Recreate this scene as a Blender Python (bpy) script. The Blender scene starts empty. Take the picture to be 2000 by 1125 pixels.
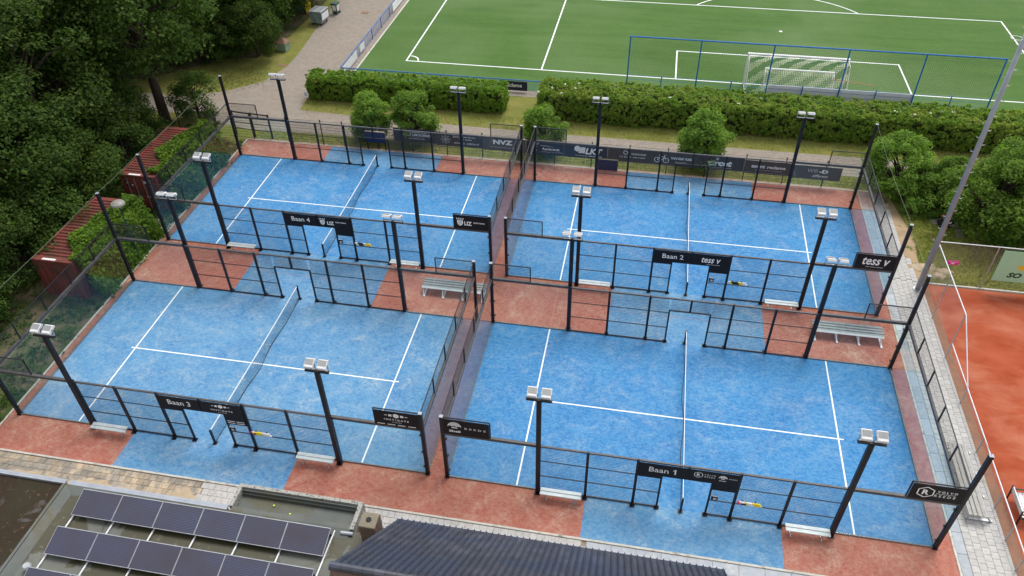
import bpy, math, random
import numpy as np
from mathutils import Matrix, Vector
random.seed(7); rng = np.random.default_rng(11)
PI = math.pi
scn = bpy.context.scene; COL = scn.collection
# ------------------------------------------------------------------ camera, sky, sun, exposure
cam = bpy.data.cameras.new('camera'); cam.sensor_width = 36.0; cam.lens = 1531.4911/2000*36
cam.clip_start = 0.1; cam.clip_end = 2000
cam_o = bpy.data.objects.new('camera', cam); COL.objects.link(cam_o); scn.camera = cam_o
def cam_matrix(yaw, pitch, roll, loc):
    fwd = Vector((-math.sin(yaw)*math.cos(pitch), math.cos(yaw)*math.cos(pitch), -math.sin(pitch)))
    right = Vector((math.cos(yaw), math.sin(yaw), 0)); up = right.cross(fwd)
    r = right*math.cos(roll)+up*math.sin(roll); u = -right*math.sin(roll)+up*math.cos(roll)
    m = Matrix.Identity(4)
    for i in range(3): m[i][0] = r[i]; m[i][1] = u[i]; m[i][2] = -fwd[i]; m[i][3] = loc[i]
    return m
cam_o.matrix_world = cam_matrix(0.1922, 0.7072, -0.0168, (6.8437, -19.7423, 28.4181))
SUN_EL, SUN_AZ = math.radians(63), math.radians(20)      # azimuth from +y towards +x: light comes from behind the pitch
w = bpy.data.worlds.new('World'); scn.world = w; w.use_nodes = True
nt = w.node_tree; bg = nt.nodes['Background']
sky = nt.nodes.new('ShaderNodeTexSky'); sky.sky_type = 'NISHITA'; sky.sun_disc = False
sky.sun_elevation = SUN_EL; sky.sun_rotation = SUN_AZ; sky.air_density = 1.0; sky.dust_density = 2.5
hs = nt.nodes.new('ShaderNodeHueSaturation'); hs.inputs['Saturation'].default_value = 0.22
nt.links.new(sky.outputs[0], hs.inputs['Color'])
tc = nt.nodes.new('ShaderNodeTexCoord'); cn = nt.nodes.new('ShaderNodeTexNoise')
cn.inputs['Scale'].default_value = 2.2; cn.inputs['Detail'].default_value = 6
nt.links.new(tc.outputs['Generated'], cn.inputs['Vector'])
cr = nt.nodes.new('ShaderNodeMapRange'); cr.inputs['From Min'].default_value = .3; cr.inputs['From Max'].default_value = .7
cr.inputs['To Min'].default_value = .8; cr.inputs['To Max'].default_value = 1.2
nt.links.new(cn.outputs['Fac'], cr.inputs['Value'])
mx = nt.nodes.new('ShaderNodeMix'); mx.data_type = 'RGBA'; mx.blend_type = 'MULTIPLY'; mx.inputs['Factor'].default_value = 1
nt.links.new(hs.outputs[0], mx.inputs['A']); nt.links.new(cr.outputs[0], mx.inputs['B'])
nt.links.new(mx.outputs['Result'], bg.inputs['Color']); bg.inputs['Strength'].default_value = 0.15
sl = bpy.data.lights.new('sun', 'SUN'); sl.energy = 1.15; sl.angle = math.radians(24); sl.color = (1, .97, .92)
so = bpy.data.objects.new('sun', sl); COL.objects.link(so); so.location = (0, 0, 60)
d = Vector((math.sin(SUN_AZ)*math.cos(SUN_EL), math.cos(SUN_AZ)*math.cos(SUN_EL), math.sin(SUN_EL)))
so.rotation_euler = d.to_track_quat('Z', 'Y').to_euler()
vs = scn.view_settings; vs.view_transform = 'Standard'; vs.look = 'None'; vs.exposure = 0.75; vs.gamma = 1; vs.use_curve_mapping = False
scn.cycles.max_bounces = 8; scn.cycles.transparent_max_bounces = 40; scn.cycles.caustics_reflective = False; scn.cycles.caustics_refractive = False

# ------------------------------------------------------------------ materials
MATS = {}
def new_mat(name):
    m = bpy.data.materials.new(name); m.use_nodes = True; MATS[name] = m
    return m, m.node_tree, m.node_tree.nodes['Principled BSDF']
def coords(nt, space, scale=(1, 1, 1)):
    if space == 'world': src = nt.nodes.new('ShaderNodeNewGeometry').outputs['Position']
    else: src = nt.nodes.new('ShaderNodeTexCoord').outputs['Object']
    mp = nt.nodes.new('ShaderNodeMapping'); mp.inputs['Scale'].default_value = scale
    nt.links.new(src, mp.inputs['Vector']); return mp.outputs[0]
def noise(nt, vec, scale, detail=4, rough=.55, dist=0, lo=.3, hi=.7):
    n = nt.nodes.new('ShaderNodeTexNoise'); n.inputs['Scale'].default_value = scale; n.inputs['Detail'].default_value = detail
    n.inputs['Roughness'].default_value = rough; n.inputs['Distortion'].default_value = dist
    nt.links.new(vec, n.inputs['Vector'])
    r = nt.nodes.new('ShaderNodeMapRange'); r.inputs['From Min'].default_value = lo; r.inputs['From Max'].default_value = hi
    nt.links.new(n.outputs['Fac'], r.inputs['Value']); return r.outputs[0]
def mix(nt, fac, a, b, blend='MIX'):
    m = nt.nodes.new('ShaderNodeMix'); m.data_type = 'RGBA'; m.blend_type = blend
    for k, v in (('Factor', fac), ('A', a), ('B', b)):
        if isinstance(v, (int, float)): m.inputs[k].default_value = v
        elif isinstance(v, tuple): m.inputs[k].default_value = (*v, 1)
        else: nt.links.new(v, m.inputs[k])
    return m.outputs['Result']
def mul(nt, a, b, op='MULTIPLY'):
    m = nt.nodes.new('ShaderNodeMath'); m.operation = op
    for i, v in enumerate((a, b)):
        if isinstance(v, (int, float)): m.inputs[i].default_value = v
        else: nt.links.new(v, m.inputs[i])
    return m.outputs[0]
def bump(nt, bsdf, h, strength=.3, dist=.02):
    b = nt.nodes.new('ShaderNodeBump'); b.inputs['Strength'].default_value = strength; b.inputs['Distance'].default_value = dist
    nt.links.new(h, b.inputs['Height']); nt.links.new(b.outputs[0], bsdf.inputs['Normal'])
def simple(name, a, b=None, scale=3, rough=.7, metal=0, spec=.4, space='obj', detail=4, bmp=0, rand=0, dirt=None, stretch=(1, 1, 1)):
    m, nt, p = new_mat(name)
    p.inputs['Roughness'].default_value = rough; p.inputs['Metallic'].default_value = metal; p.inputs['Specular IOR Level'].default_value = spec
    v = coords(nt, space, stretch)
    c = a
    if b: c = mix(nt, noise(nt, v, scale, detail), a, b)
    if dirt: c = mix(nt, noise(nt, v, dirt[1], 5, .65, .4, dirt[2], dirt[3]), c, dirt[0])
    if rand:
        oi = nt.nodes.new('ShaderNodeObjectInfo'); r = nt.nodes.new('ShaderNodeMapRange')
        r.inputs['To Min'].default_value = 1-rand; r.inputs['To Max'].default_value = 1+rand
        nt.links.new(oi.outputs['Random'], r.inputs['Value']); c = mix(nt, 1.0, c, r.outputs[0], 'MULTIPLY')
    if isinstance(c, tuple): p.inputs['Base Color'].default_value = (*c, 1)
    else: nt.links.new(c, p.inputs['Base Color'])
    if bmp: bump(nt, p, noise(nt, v, scale*4, 5), bmp)
    return m
def turf(name, dark, mid, pale, sand, amt=1.0):
    m, nt, p = new_mat(name); p.inputs['Roughness'].default_value = .95; p.inputs['Specular IOR Level'].default_value = .08
    v = coords(nt, 'world')
    big = noise(nt, v, .22, 4, .55, 1.4, .32, .7)
    med = noise(nt, coords(nt, 'world', (1, 1.2, 1)), 2.4, 5, .66, .7, .36, .68)
    fin = noise(nt, coords(nt, 'world', (1, 1.35, 1)), 5.2, 5, .72, .5, .38, .64)
    flk = noise(nt, coords(nt, 'world', (1, 1.3, 1)), 9.5, 4, .7, .3, .56, .74)
    c = mix(nt, big, dark, mid)
    c = mix(nt, mul(nt, med, .42), c, pale)
    c = mix(nt, mul(nt, fin, .55), c, pale)
    c = mix(nt, mul(nt, flk, .45), c, sand)
    s = mul(nt, mul(nt, noise(nt, v, .42, 5, .6, 2.2, .46, .8), noise(nt, v, 5, 5, .7, 1, .4, .72)), .75*amt)
    c = mix(nt, s, c, sand)
    wav = noise(nt, coords(nt, 'world', (1, 1.6, 1)), 6.5, 4, .7, .4, .52, .72)
    c = mix(nt, mul(nt, wav, .55), c, dark)
    nt.links.new(c, p.inputs['Base Color']); bump(nt, p, fin, .25, .02)
    return m
turf('turf_blue', (.014, .128, .36), (.032, .195, .44), (.14, .33, .52), (.38, .45, .49), 1.25)
turf('turf_blue_worn', (.032, .155, .36), (.068, .225, .42), (.20, .36, .50), (.40, .46, .48), 1.7)
turf('turf_red', (.27, .068, .047), (.385, .125, .09), (.46, .225, .17), (.53, .38, .29), 2.0)
simple('line_white', (.83, .83, .82), (.70, .73, .76), 6, .9, spec=.1, space='world')
simple('frame_black', (.009, .009, .013), (.016, .016, .022), 2, .45, spec=.3, space='world')
simple('sign_black', (.009, .009, .012), (.013, .012, .015), 1, .55, spec=.2)
simple('sign_white', (.86, .86, .86), rough=.6)
simple('wire_black', (.03, .033, .038), rough=.4)
simple('net_black', (.02, .025, .035), rough=.8)
simple('alu', (.52, .54, .55), (.62, .64, .65), 3, .38, .85, space='world')
simple('bench_alu', (.44, .51, .52), (.56, .61, .62), 4, .5, .25, space='world')
simple('lamp_white', (.74, .74, .74), (.62, .62, .63), 9, .45, space='obj')
simple('lamp_fins', (.30, .30, .30), (.42, .42, .42), 30, .5, space='obj')
simple('galv', (.36, .38, .40), (.48, .50, .52), 5, .45, .6, space='world')
simple('galv_white', (.62, .64, .66), (.74, .75, .77), 5, .5, .1, space='world')
simple('mast_grey', (.26, .28, .32), (.33, .35, .39), 1.5, .5, .2, space='world')
simple('fence_blue', (.018, .12, .36), (.03, .17, .46), 3, .45, space='world')
simple('navy', (.006, .012, .075), (.01, .018, .10), 3, .6)
simple('beige_edge', (.50, .42, .30), (.4, .33, .24), 3, .8)
simple('concrete', (.46, .44, .40), (.34, .32, .28), 5, .9, space='world', dirt=((.16, .14, .10), 1.3, .55, .75), bmp=.3)
simple('kerb_pale', (.56, .54, .49), (.46, .44, .38), 4, .9, space='world', dirt=((.22, .19, .14), 2.2, .56, .7), bmp=.25)
simple('paver_white', (.49, .475, .455), (.40, .385, .365), 6, .9, space='world', rand=.07, dirt=((.33, .30, .26), 2.6, .58, .78), bmp=.3)
simple('slab_bluegrey', (.31, .34, .38), (.40, .42, .44), 4, .85, space='world', rand=.09, dirt=((.52, .52, .50), 1.6, .55, .75), bmp=.25)
simple('paver_sandy', (.31, .275, .23), (.23, .205, .17), 5, .95, space='world', rand=.22, dirt=((.44, .35, .245), 1.7, .45, .60), bmp=.4)
simple('sand', (.46, .365, .25), (.38, .30, .21), 3, 1, spec=.05, space='world', bmp=.4)
simple('joint_dark', (.20, .165, .12), (.30, .24, .17), 3, 1, space='world')
simple('joint_pale', (.36, .34, .31), (.27, .25, .22), 5, 1, space='world')
simple('clay', (.28, .055, .024), (.36, .09, .045), .9, 1, spec=.05, space='world', dirt=((.44, .17, .105), .55, .46, .78), bmp=.2, stretch=(.6, 1, 1))
simple('clay_edge', (.20, .11, .07), (.30, .14, .08), 2.5, 1, spec=.05, space='world')
simple('dirt', (.10, .078, .052), (.17, .13, .085), 1.3, 1, spec=.05, space='world', dirt=((.05, .075, .02), .8, .42, .6), bmp=.5)
simple('sandy_soil', (.42, .30, .19), (.30, .22, .14), 1.4, 1, spec=.05, space='world', dirt=((.10, .13, .035), 1.5, .58, .66), bmp=.4)
simple('grass_ground', (.135, .15, .036), (.20, .195, .055), 1.0, 1, spec=.05, space='world', dirt=((.24, .20, .085), .5, .52, .78), bmp=.5)
simple('grass_blade', (.21, .265, .04), (.34, .35, .08), .8, .8, spec=.15, space='world')
simple('grass_dark', (.12, .15, .035), (.2, .2, .05), .8, .8, spec=.15, space='world')
simple('container_red', (.15, .034, .028), (.20, .05, .04), 1.2, .65, spec=.25, space='world', dirt=((.075, .045, .03), 1.4, .48, .66))
simple('bark', (.035, .024, .018), (.065, .048, .036), 5, .95, stretch=(1, 1, .3), bmp=.8)
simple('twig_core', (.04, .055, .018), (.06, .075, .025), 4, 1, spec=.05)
simple('roof_felt', (.085, .092, .084), (.12, .13, .12), .9, .75, space='world', dirt=((.10, .095, .065), .55, .52, .62))
simple('zinc', (.30, .325, .37), (.38, .40, .44), 3, .4, .4, space='world')
simple('brick_dark', (.13, .085, .065), (.20, .13, .10), 8, .9, space='world', bmp=.4)
simple('mortar_lichen', (.24, .21, .16), (.15, .135, .10), 14, .95, dirt=((.26, .22, .06), 6, .55, .7), bmp=.5)
simple('lichen_edge', (.36, .355, .32), (.25, .245, .22), 9, .95, space='world', dirt=((.06, .055, .045), 9, .55, .62), bmp=.4)
simple('ball_yellow', (.55, .72, .05), (.6, .78, .1), 20, .9)
simple('grip_yellow', (.80, .62, .02), rough=.6); simple('cap_red', (.75, .04, .10), rough=.5); simple('tube_white', (.78, .78, .80), rough=.35)
simple('bin_yellow', (.70, .48, .01), (.6, .42, .02), 4, .5); simple('bin_green', (.02, .07, .035), (.03, .09, .05), 3, .5)
simple('bin_teal', (.12, .20, .22), (.20, .27, .29), 2.2, .5, .2, dirt=((.35, .33, .32), 2, .5, .7)); simple('cabinet_green', (.20, .29, .19), (.26, .34, .24), 3, .7)
simple('cabinet_roof', (.16, .095, .06), (.22, .13, .08), 3, .8); simple('rubber', (.015, .015, .015), rough=.8)
simple('pink', (.75, .02, .30), rough=.6); simple('mint', (.34, .60, .38), (.37, .63, .41), 2, .7); simple('dark_text', (.03, .06, .035), rough=.7); simple('sun_yellow', (.75, .50, .03), rough=.7)
simple('goal_white', (.85, .85, .85), rough=.4); simple('net_white', (.80, .80, .66), rough=.8); simple('net_green', (.02, .14, .07), rough=.8)
simple('board_grey', (.78, .77, .77), (.70, .71, .74), 2, .7, space='world'); simple('flower_white', (.8, .79, .68), rough=.7)
simple('lamp_green', (.012, .075, .055), rough=.5); simple('lamp_hood', (.20, .19, .17), (.26, .25, .22), 6, .5)
simple('banner_black', (.030, .028, .030), (.042, .038, .040), 1.5, .75); simple('banner_brown', (.050, .044, .040), (.062, .054, .05), 1.5, .75); simple('banner_navy', (.014, .020, .042), (.022, .028, .05), 1.5, .75)
simple('banner_grey', (.085, .078, .072), (.10, .09, .083), 1.5, .75); simple('text_grey', (.50, .50, .49), rough=.7); simple('slate', (.23, .21, .19), (.33, .30, .27), 4, .9)
simple('sill_grey', (.13, .13, .13), (.2, .2, .2), 4, .6, space='world'); simple('wire_stay', (.16, .20, .13), rough=.6)
simple('plank_grey', (.17, .19, .195), (.24, .26, .265), 4, .5, .2, space='world'); simple('rail_sky_sheen', (.045, .043, .046), (.085, .082, .084), 3, .5, space='world')  # rails: black frame colour lightened to grey, standing in for sky sheen on top
simple('bench_old', (.27, .26, .235), (.36, .35, .32), 4, .7, space='world')
simple('litter', (.06, .035, .022), (.11, .065, .04), 6, .95, spec=.05, space='world')
simple('pipe_blue', (.04, .1, .3), rough=.5); simple('orange', (.6, .2, .1), rough=.7)

# football turf: mown bands across the pitch
m, nt, p = new_mat('pitch'); p.inputs['Roughness'].default_value = .85; p.inputs['Specular IOR Level'].default_value = .2
v = coords(nt, 'world'); st = coords(nt, 'world', (.12, 1, 1))
c = mix(nt, noise(nt, st, .9, 3, .5, .2), (.046, .112, .015), (.070, .145, .026))
c = mix(nt, mul(nt, noise(nt, v, .07, 3, .5, .4, .45, .7), .75), c, (.125, .195, .075))
c = mix(nt, mul(nt, noise(nt, coords(nt, 'world', (.5, 1, 1)), 2.2, 5, .7, .3, .45, .7), .35), c, (.10, .165, .055))
c = mix(nt, mul(nt, noise(nt, coords(nt, 'world', (.35, 1, 1)), 9, 4, .7), .38), c, (.030, .075, .010))
nt.links.new(c, p.inputs['Base Color']); bump(nt, p, noise(nt, v, 30, 4), .4)
# brick paving far away: running bond in the material only
m, nt, p = new_mat('brick_paving'); p.inputs['Roughness'].default_value = .92; p.inputs['Specular IOR Level'].default_value = .15
bt = nt.nodes.new('ShaderNodeTexBrick'); nt.links.new(coords(nt, 'world'), bt.inputs['Vector'])
bt.inputs['Scale'].default_value = 1; bt.inputs['Brick Width'].default_value = .30; bt.inputs['Row Height'].default_value = .16; bt.inputs['Mortar Size'].default_value = .02
bt.inputs['Color1'].default_value = (.26, .225, .19, 1); bt.inputs['Color2'].default_value = (.335, .29, .245, 1); bt.inputs['Mortar'].default_value = (.17, .145, .12, 1)
c = mix(nt, mul(nt, noise(nt, coords(nt, 'world'), .35, 5, .6, .5), .5), bt.outputs['Color'], (.25, .205, .165))
c = mix(nt, mul(nt, noise(nt, coords(nt, 'world'), 2.2, 5, .7, .5, .5, .8), .35), c, (.40, .36, .31))
nt.links.new(c, p.inputs['Base Color']); bump(nt, p, bt.outputs['Fac'], -.3, .01)
# wet mossy roof
m, nt, p = new_mat('moss_roof'); p.inputs['Specular IOR Level'].default_value = .25
v = coords(nt, 'world'); c = mix(nt, noise(nt, v, .6, 5, .6, .6), (.024, .011, .005), (.026, .023, .010))
c = mix(nt, noise(nt, v, 5, 5, .75, .3, .60, .72), c, (.17, .095, .05)); pud = noise(nt, v, .75, 5, .6, .8, .62, .66)
c = mix(nt, pud, c, (.07, .06, .055)); nt.links.new(c, p.inputs['Base Color'])
rr = nt.nodes.new('ShaderNodeMapRange'); rr.inputs['To Min'].default_value = .8; rr.inputs['To Max'].default_value = .06
nt.links.new(pud, rr.inputs['Value']); nt.links.new(rr.outputs[0], p.inputs['Roughness'])
# flat roof under the panels: felt with wet algae patches
m, nt, p = new_mat('felt_wet')
v = coords(nt, 'world'); c = mix(nt, noise(nt, v, .9, 4), (.105, .112, .098), (.145, .15, .125))
wet = noise(nt, v, .5, 5, .6, .7, .46, .49); c = mix(nt, wet, c, (.06, .055, .03)); c = mix(nt, mul(nt, wet, noise(nt, v, 6, 5, .7, 0, .6, .75)), c, (.20, .19, .12))
nt.links.new(c, p.inputs['Base Color']); rr = nt.nodes.new('ShaderNodeMapRange'); rr.inputs['To Min'].default_value = .8; rr.inputs['To Max'].default_value = .3
nt.links.new(wet, rr.inputs['Value']); nt.links.new(rr.outputs[0], p.inputs['Roughness'])
# solar glass with fine cell lines
m, nt, p = new_mat('solar_cells'); p.inputs['Roughness'].default_value = .22; p.inputs['Specular IOR Level'].default_value = .28
wv = nt.nodes.new('ShaderNodeTexWave'); wv.bands_direction = 'Y'; wv.inputs['Scale'].default_value = 5.5; wv.inputs['Distortion'].default_value = .25; wv.inputs['Detail'].default_value = 1
nt.links.new(coords(nt, 'obj'), wv.inputs['Vector'])
c = mix(nt, wv.outputs['Fac'], (.026, .029, .052), (.088, .094, .145)); c = mix(nt, noise(nt, coords(nt, 'world'), .6, 3), c, (.055, .05, .065)); nt.links.new(c, p.inputs['Base Color'])
# roof tiles
m, nt, p = new_mat('tile_dark'); p.inputs['Roughness'].default_value = .38; p.inputs['Specular IOR Level'].default_value = .55
v = coords(nt, 'world'); c = mix(nt, noise(nt, v, 1.6, 5), (.032, .032, .042), (.062, .060, .072)); c = mix(nt, noise(nt, v, .45, 3, .5, .3, .5, .7), c, (.034, .042, .068))
oi = nt.nodes.new('ShaderNodeObjectInfo'); rr = nt.nodes.new('ShaderNodeMapRange'); rr.inputs['To Min'].default_value = .75; rr.inputs['To Max'].default_value = 1.3
nt.links.new(oi.outputs['Random'], rr.inputs['Value']); c = mix(nt, 1.0, c, rr.outputs[0], 'MULTIPLY')
c = mix(nt, noise(nt, v, 9, 5, .7, 0, .62, .78), c, (.20, .19, .19)); nt.links.new(c, p.inputs['Base Color'])
# court glass: see-through with a Fresnel mirror and a faint green tint
def glass(name, tint, boost=1.0):
    m = bpy.data.materials.new(name); m.use_nodes = True; MATS[name] = m; nt = m.node_tree; nt.nodes.clear()
    out = nt.nodes.new('ShaderNodeOutputMaterial'); ms = nt.nodes.new('ShaderNodeMixShader'); tr = nt.nodes.new('ShaderNodeBsdfTransparent'); gl = nt.nodes.new('ShaderNodeBsdfGlossy')
    gl.inputs['Roughness'].default_value = .0; tr.inputs['Color'].default_value = (*tint, 1)
    lw = nt.nodes.new('ShaderNodeLayerWeight'); lw.inputs['Blend'].default_value = .5
    f5 = mul(nt, lw.outputs['Facing'], 5.0, 'POWER'); f = mul(nt, mul(nt, f5, .955*boost), .03, 'ADD'); f = mul(nt, f, .95, 'MINIMUM')
    nt.links.new(f, ms.inputs[0]); nt.links.new(tr.outputs[0], ms.inputs[1]); nt.links.new(gl.outputs[0], ms.inputs[2]); nt.links.new(ms.outputs[0], out.inputs[0])
glass('court_glass', (.925, .965, .955), 1.25)
# leaves: light through them, a different green for each leaf and each plant
def leaf(name, a, b, c3=None, trans=.35, rand=.18):
    m, nt, p = new_mat(name); out = nt.nodes['Material Output']
    g = nt.nodes.new('ShaderNodeNewGeometry'); oi = nt.nodes.new('ShaderNodeObjectInfo')
    c = mix(nt, g.outputs['Random Per Island'], a, b)
    if c3: c = mix(nt, mul(nt, noise(nt, coords(nt, 'world'), .8, 3, .5, .3, .45, .75), .8), c, c3)
    r = nt.nodes.new('ShaderNodeMapRange'); r.inputs['To Min'].default_value = 1-rand; r.inputs['To Max'].default_value = 1+rand
    nt.links.new(oi.outputs['Random'], r.inputs['Value']); c = mix(nt, 1.0, c, r.outputs[0], 'MULTIPLY')
    c = mix(nt, noise(nt, coords(nt, 'world'), 2.6, 3, .6, 0, .35, .65), mix(nt, 1.0, c, (.72, .76, .8), 'MULTIPLY'), mix(nt, 1.0, c, (1.3, 1.25, 1.1), 'MULTIPLY'))
    nt.links.new(c, p.inputs['Base Color']); p.inputs['Roughness'].default_value = .65; p.inputs['Specular IOR Level'].default_value = .12
    t = nt.nodes.new('ShaderNodeBsdfTranslucent'); nt.links.new(mix(nt, 1.0, c, (1.1, 1.25, .6), 'MULTIPLY'), t.inputs['Color'])
    ms = nt.nodes.new('ShaderNodeMixShader'); ms.inputs[0].default_value = trans
    nt.links.new(p.outputs[0], ms.inputs[1]); nt.links.new(t.outputs[0], ms.inputs[2]); nt.links.new(ms.outputs[0], out.inputs[0])
leaf('leaf_tree', (.034, .072, .014), (.080, .138, .030), (.105, .17, .034), .45)
leaf('leaf_tree_dark', (.032, .066, .014), (.072, .120, .024), (.09, .145, .026), .45)
leaf('leaf_hedge', (.13, .26, .03), (.23, .38, .05), (.30, .38, .06), .5)
leaf('leaf_hedge_mixed', (.13, .24, .034), (.24, .35, .06), (.33, .37, .085), .5)
leaf('leaf_shrub', (.11, .205, .034), (.20, .32, .062), (.23, .35, .06), .5)
leaf('leaf_ivy', (.05, .12, .016), (.15, .25, .03), (.18, .28, .03), .4)
leaf('leaf_weed', (.035, .075, .015), (.075, .125, .03))

# ------------------------------------------------------------------ mesh helpers
class MB:
    def __init__(s): s.v = []; s.f = []; s.mi = []; s.cur = 0
    def quad(s, a, b, c, d):
        n = len(s.v); s.v += [a, b, c, d]; s.f.append((n, n+1, n+2, n+3)); s.mi.append(s.cur); return s
    def poly(s, pts):
        n = len(s.v); s.v += list(pts); s.f.append(tuple(range(n, n+len(pts)))); s.mi.append(s.cur); return s
    def box(s, x0, x1, y0, y1, z0, z1):
        n = len(s.v); s.v += [(x0,y0,z0),(x1,y0,z0),(x1,y1,z0),(x0,y1,z0),(x0,y0,z1),(x1,y0,z1),(x1,y1,z1),(x0,y1,z1)]
        for q in ((3,2,1,0),(4,5,6,7),(0,1,5,4),(1,2,6,5),(2,3,7,6),(3,0,4,7)): s.f.append(tuple(n+i for i in q)); s.mi.append(s.cur)
        return s
    def bevbox(s, x0, x1, y0, y1, z0, z1, b):
        # box with chamfered top edges
        n = len(s.v)
        s.v += [(x0,y0,z0),(x1,y0,z0),(x1,y1,z0),(x0,y1,z0),(x0,y0,z1-b),(x1,y0,z1-b),(x1,y1,z1-b),(x0,y1,z1-b),(x0+b,y0+b,z1),(x1-b,y0+b,z1),(x1-b,y1-b,z1),(x0+b,y1-b,z1)]
        for q in ((0,1,5,4),(1,2,6,5),(2,3,7,6),(3,0,4,7),(4,5,9,8),(5,6,10,9),(6,7,11,10),(7,4,8,11),(8,9,10,11)): s.f.append(tuple(n+i for i in q)); s.mi.append(s.cur)
        return s
    def tube(s, a, b, r, k=6, r2=None, cap=True):
        a = Vector(a); b = Vector(b); d = (b-a).normalized(); r2 = r if r2 is None else r2
        t = d.orthogonal().normalized(); u = d.cross(t); n = len(s.v)
        for i in range(k):
            c = math.cos(2*PI*i/k+PI/k); q = math.sin(2*PI*i/k+PI/k)
            s.v.append(tuple(a+(t*c+u*q)*r)); s.v.append(tuple(b+(t*c+u*q)*r2))
        for i in range(k):
            j = (i+1) % k; s.f.append((n+2*i, n+2*j, n+2*j+1, n+2*i+1)); s.mi.append(s.cur)
        if cap:
            s.f.append(tuple(n+2*i+1 for i in range(k))); s.mi.append(s.cur); s.f.append(tuple(n+2*i for i in range(k-1, -1, -1))); s.mi.append(s.cur)
        return s
    def bar(s, a, b, w, h):
        # rectangular bar between two points; w across, h upwards
        a = Vector(a); b = Vector(b); d = (b-a).normalized(); up = Vector((0,0,1))
        if abs(d.z) > .95: up = Vector((0,1,0))
        t = d.cross(up).normalized(); u = t.cross(d); n = len(s.v)
        for p in (a, b):
            for (i, j) in ((-1,-1),(1,-1),(1,1),(-1,1)): s.v.append(tuple(p+t*(i*w/2)+u*(j*h/2)))
        for q in ((3,2,1,0),(4,5,6,7),(0,1,5,4),(1,2,6,5),(2,3,7,6),(3,0,4,7)): s.f.append(tuple(n+i for i in q)); s.mi.append(s.cur)
        return s
    def path(s, pts, r, k=6):
        for a, b in zip(pts, pts[1:]): s.tube(a, b, r, k)
        return s
    def mesh(s, name, mats, smooth=False):
        me = bpy.data.meshes.new(name); me.from_pydata(s.v, [], s.f)
        for mm in ([mats] if isinstance(mats, str) else mats): me.materials.append(MATS[mm])
        if len(me.materials) > 1: me.polygons.foreach_set('material_index', s.mi)
        if smooth: me.polygons.foreach_set('use_smooth', [True]*len(me.polygons))
        me.update(); return me
    def build(s, name, mats, parent=None, loc=(0,0,0), rz=0, smooth=False, rot=None):
        return place(s.mesh(name, mats, smooth), name, parent, loc, rz, rot)
def place(me, name, parent=None, loc=(0,0,0), rz=0, rot=None):
    o = bpy.data.objects.new(name, me); COL.objects.link(o); o.location = loc
    o.rotation_euler = rot if rot else (0, 0, rz)
    if parent is not None: o.parent = parent
    return o
def empty(name, loc=(0,0,0), rz=0):
    o = bpy.data.objects.new(name, None); COL.objects.link(o); o.location = loc; o.rotation_euler = (0,0,rz); o.empty_display_size = .3; return o
def tag(o, label, cat, group=None):
    o['label'] = label; o['category'] = cat
    if group: o['group'] = group
    return o
def struct(o, kind='structure'): o['kind'] = kind; return o
def copy_tree(o, parent=None):
    c = o.copy(); COL.objects.link(c); c.parent = parent
    for ch in o.children: copy_tree(ch, c)
    return c
MC = {}
def cached(key, fn):
    if key not in MC: MC[key] = fn()
    return MC[key]
def text_mesh(body, height, mat, bold=0.0, width=None, shear=0.0, space=1.0):
    cu = bpy.data.curves.new('lettering', 'FONT'); cu.body = body; cu.size = 1; cu.align_x = 'CENTER'; cu.align_y = 'CENTER'
    cu.offset = bold; cu.shear = shear; cu.space_character = space; cu.resolution_u = 2; cu.extrude = .002
    o = bpy.data.objects.new('lettering_tmp', cu); COL.objects.link(o)
    dg = bpy.context.evaluated_depsgraph_get(); me = bpy.data.meshes.new_from_object(o.evaluated_get(dg))
    bpy.data.objects.remove(o); bpy.data.curves.remove(cu)
    n = len(me.vertices); a = np.empty(n*3); me.vertices.foreach_get('co', a); a = a.reshape(-1, 3)
    mn, mxx = a.min(0), a.max(0); a[:, :2] -= ((mn+mxx)/2)[:2]
    sy = height/(mxx[1]-mn[1]); sx = sy if width is None else width/(mxx[0]-mn[0])
    a[:, 0] *= sx; a[:, 1] *= sy; me.vertices.foreach_set('co', a.ravel()); me.materials.clear(); me.materials.append(MATS[mat]); me.update(); return me
def lettering(parent, body, x, y, z, height, mat='sign_white', **k):
    return place(text_mesh(body, height, mat, **k), 'lettering', parent, (x, y, z), rot=(PI/2, 0, 0))
def flat(pts, y, t=.004):
    # thin raised shape in the x-z plane facing -y
    m = MB(); m.poly([(x, y-t, z) for x, z in pts])
    n = len(pts)
    for i in range(n):
        (x0, z0), (x1, z1) = pts[i], pts[(i+1) % n]; m.quad((x0, y-t, z0), (x0, y, z0), (x1, y, z1), (x1, y-t, z1))
    return m
def ring2d(m, cx, cz, r0, r1, y, k=20, a0=0, a1=2*PI, ph=0):
    for i in range(k):
        a = a0+(a1-a0)*i/k+ph; b = a0+(a1-a0)*(i+1)/k+ph
        m.quad((cx+r0*math.cos(a), y, cz+r0*math.sin(a)), (cx+r0*math.cos(b), y, cz+r0*math.sin(b)), (cx+r1*math.cos(b), y, cz+r1*math.sin(b)), (cx+r1*math.cos(a), y, cz+r1*math.sin(a)))
    return m
def seg2d(m, a, b, w, y):
    dx, dz = b[0]-a[0], b[1]-a[1]; l = math.hypot(dx, dz); nx, nz = -dz/l*w/2, dx/l*w/2
    return m.quad((a[0]+nx, y, a[1]+nz), (a[0]-nx, y, a[1]-nz), (b[0]-nx, y, b[1]-nz), (b[0]+nx, y, b[1]+nz))
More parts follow.
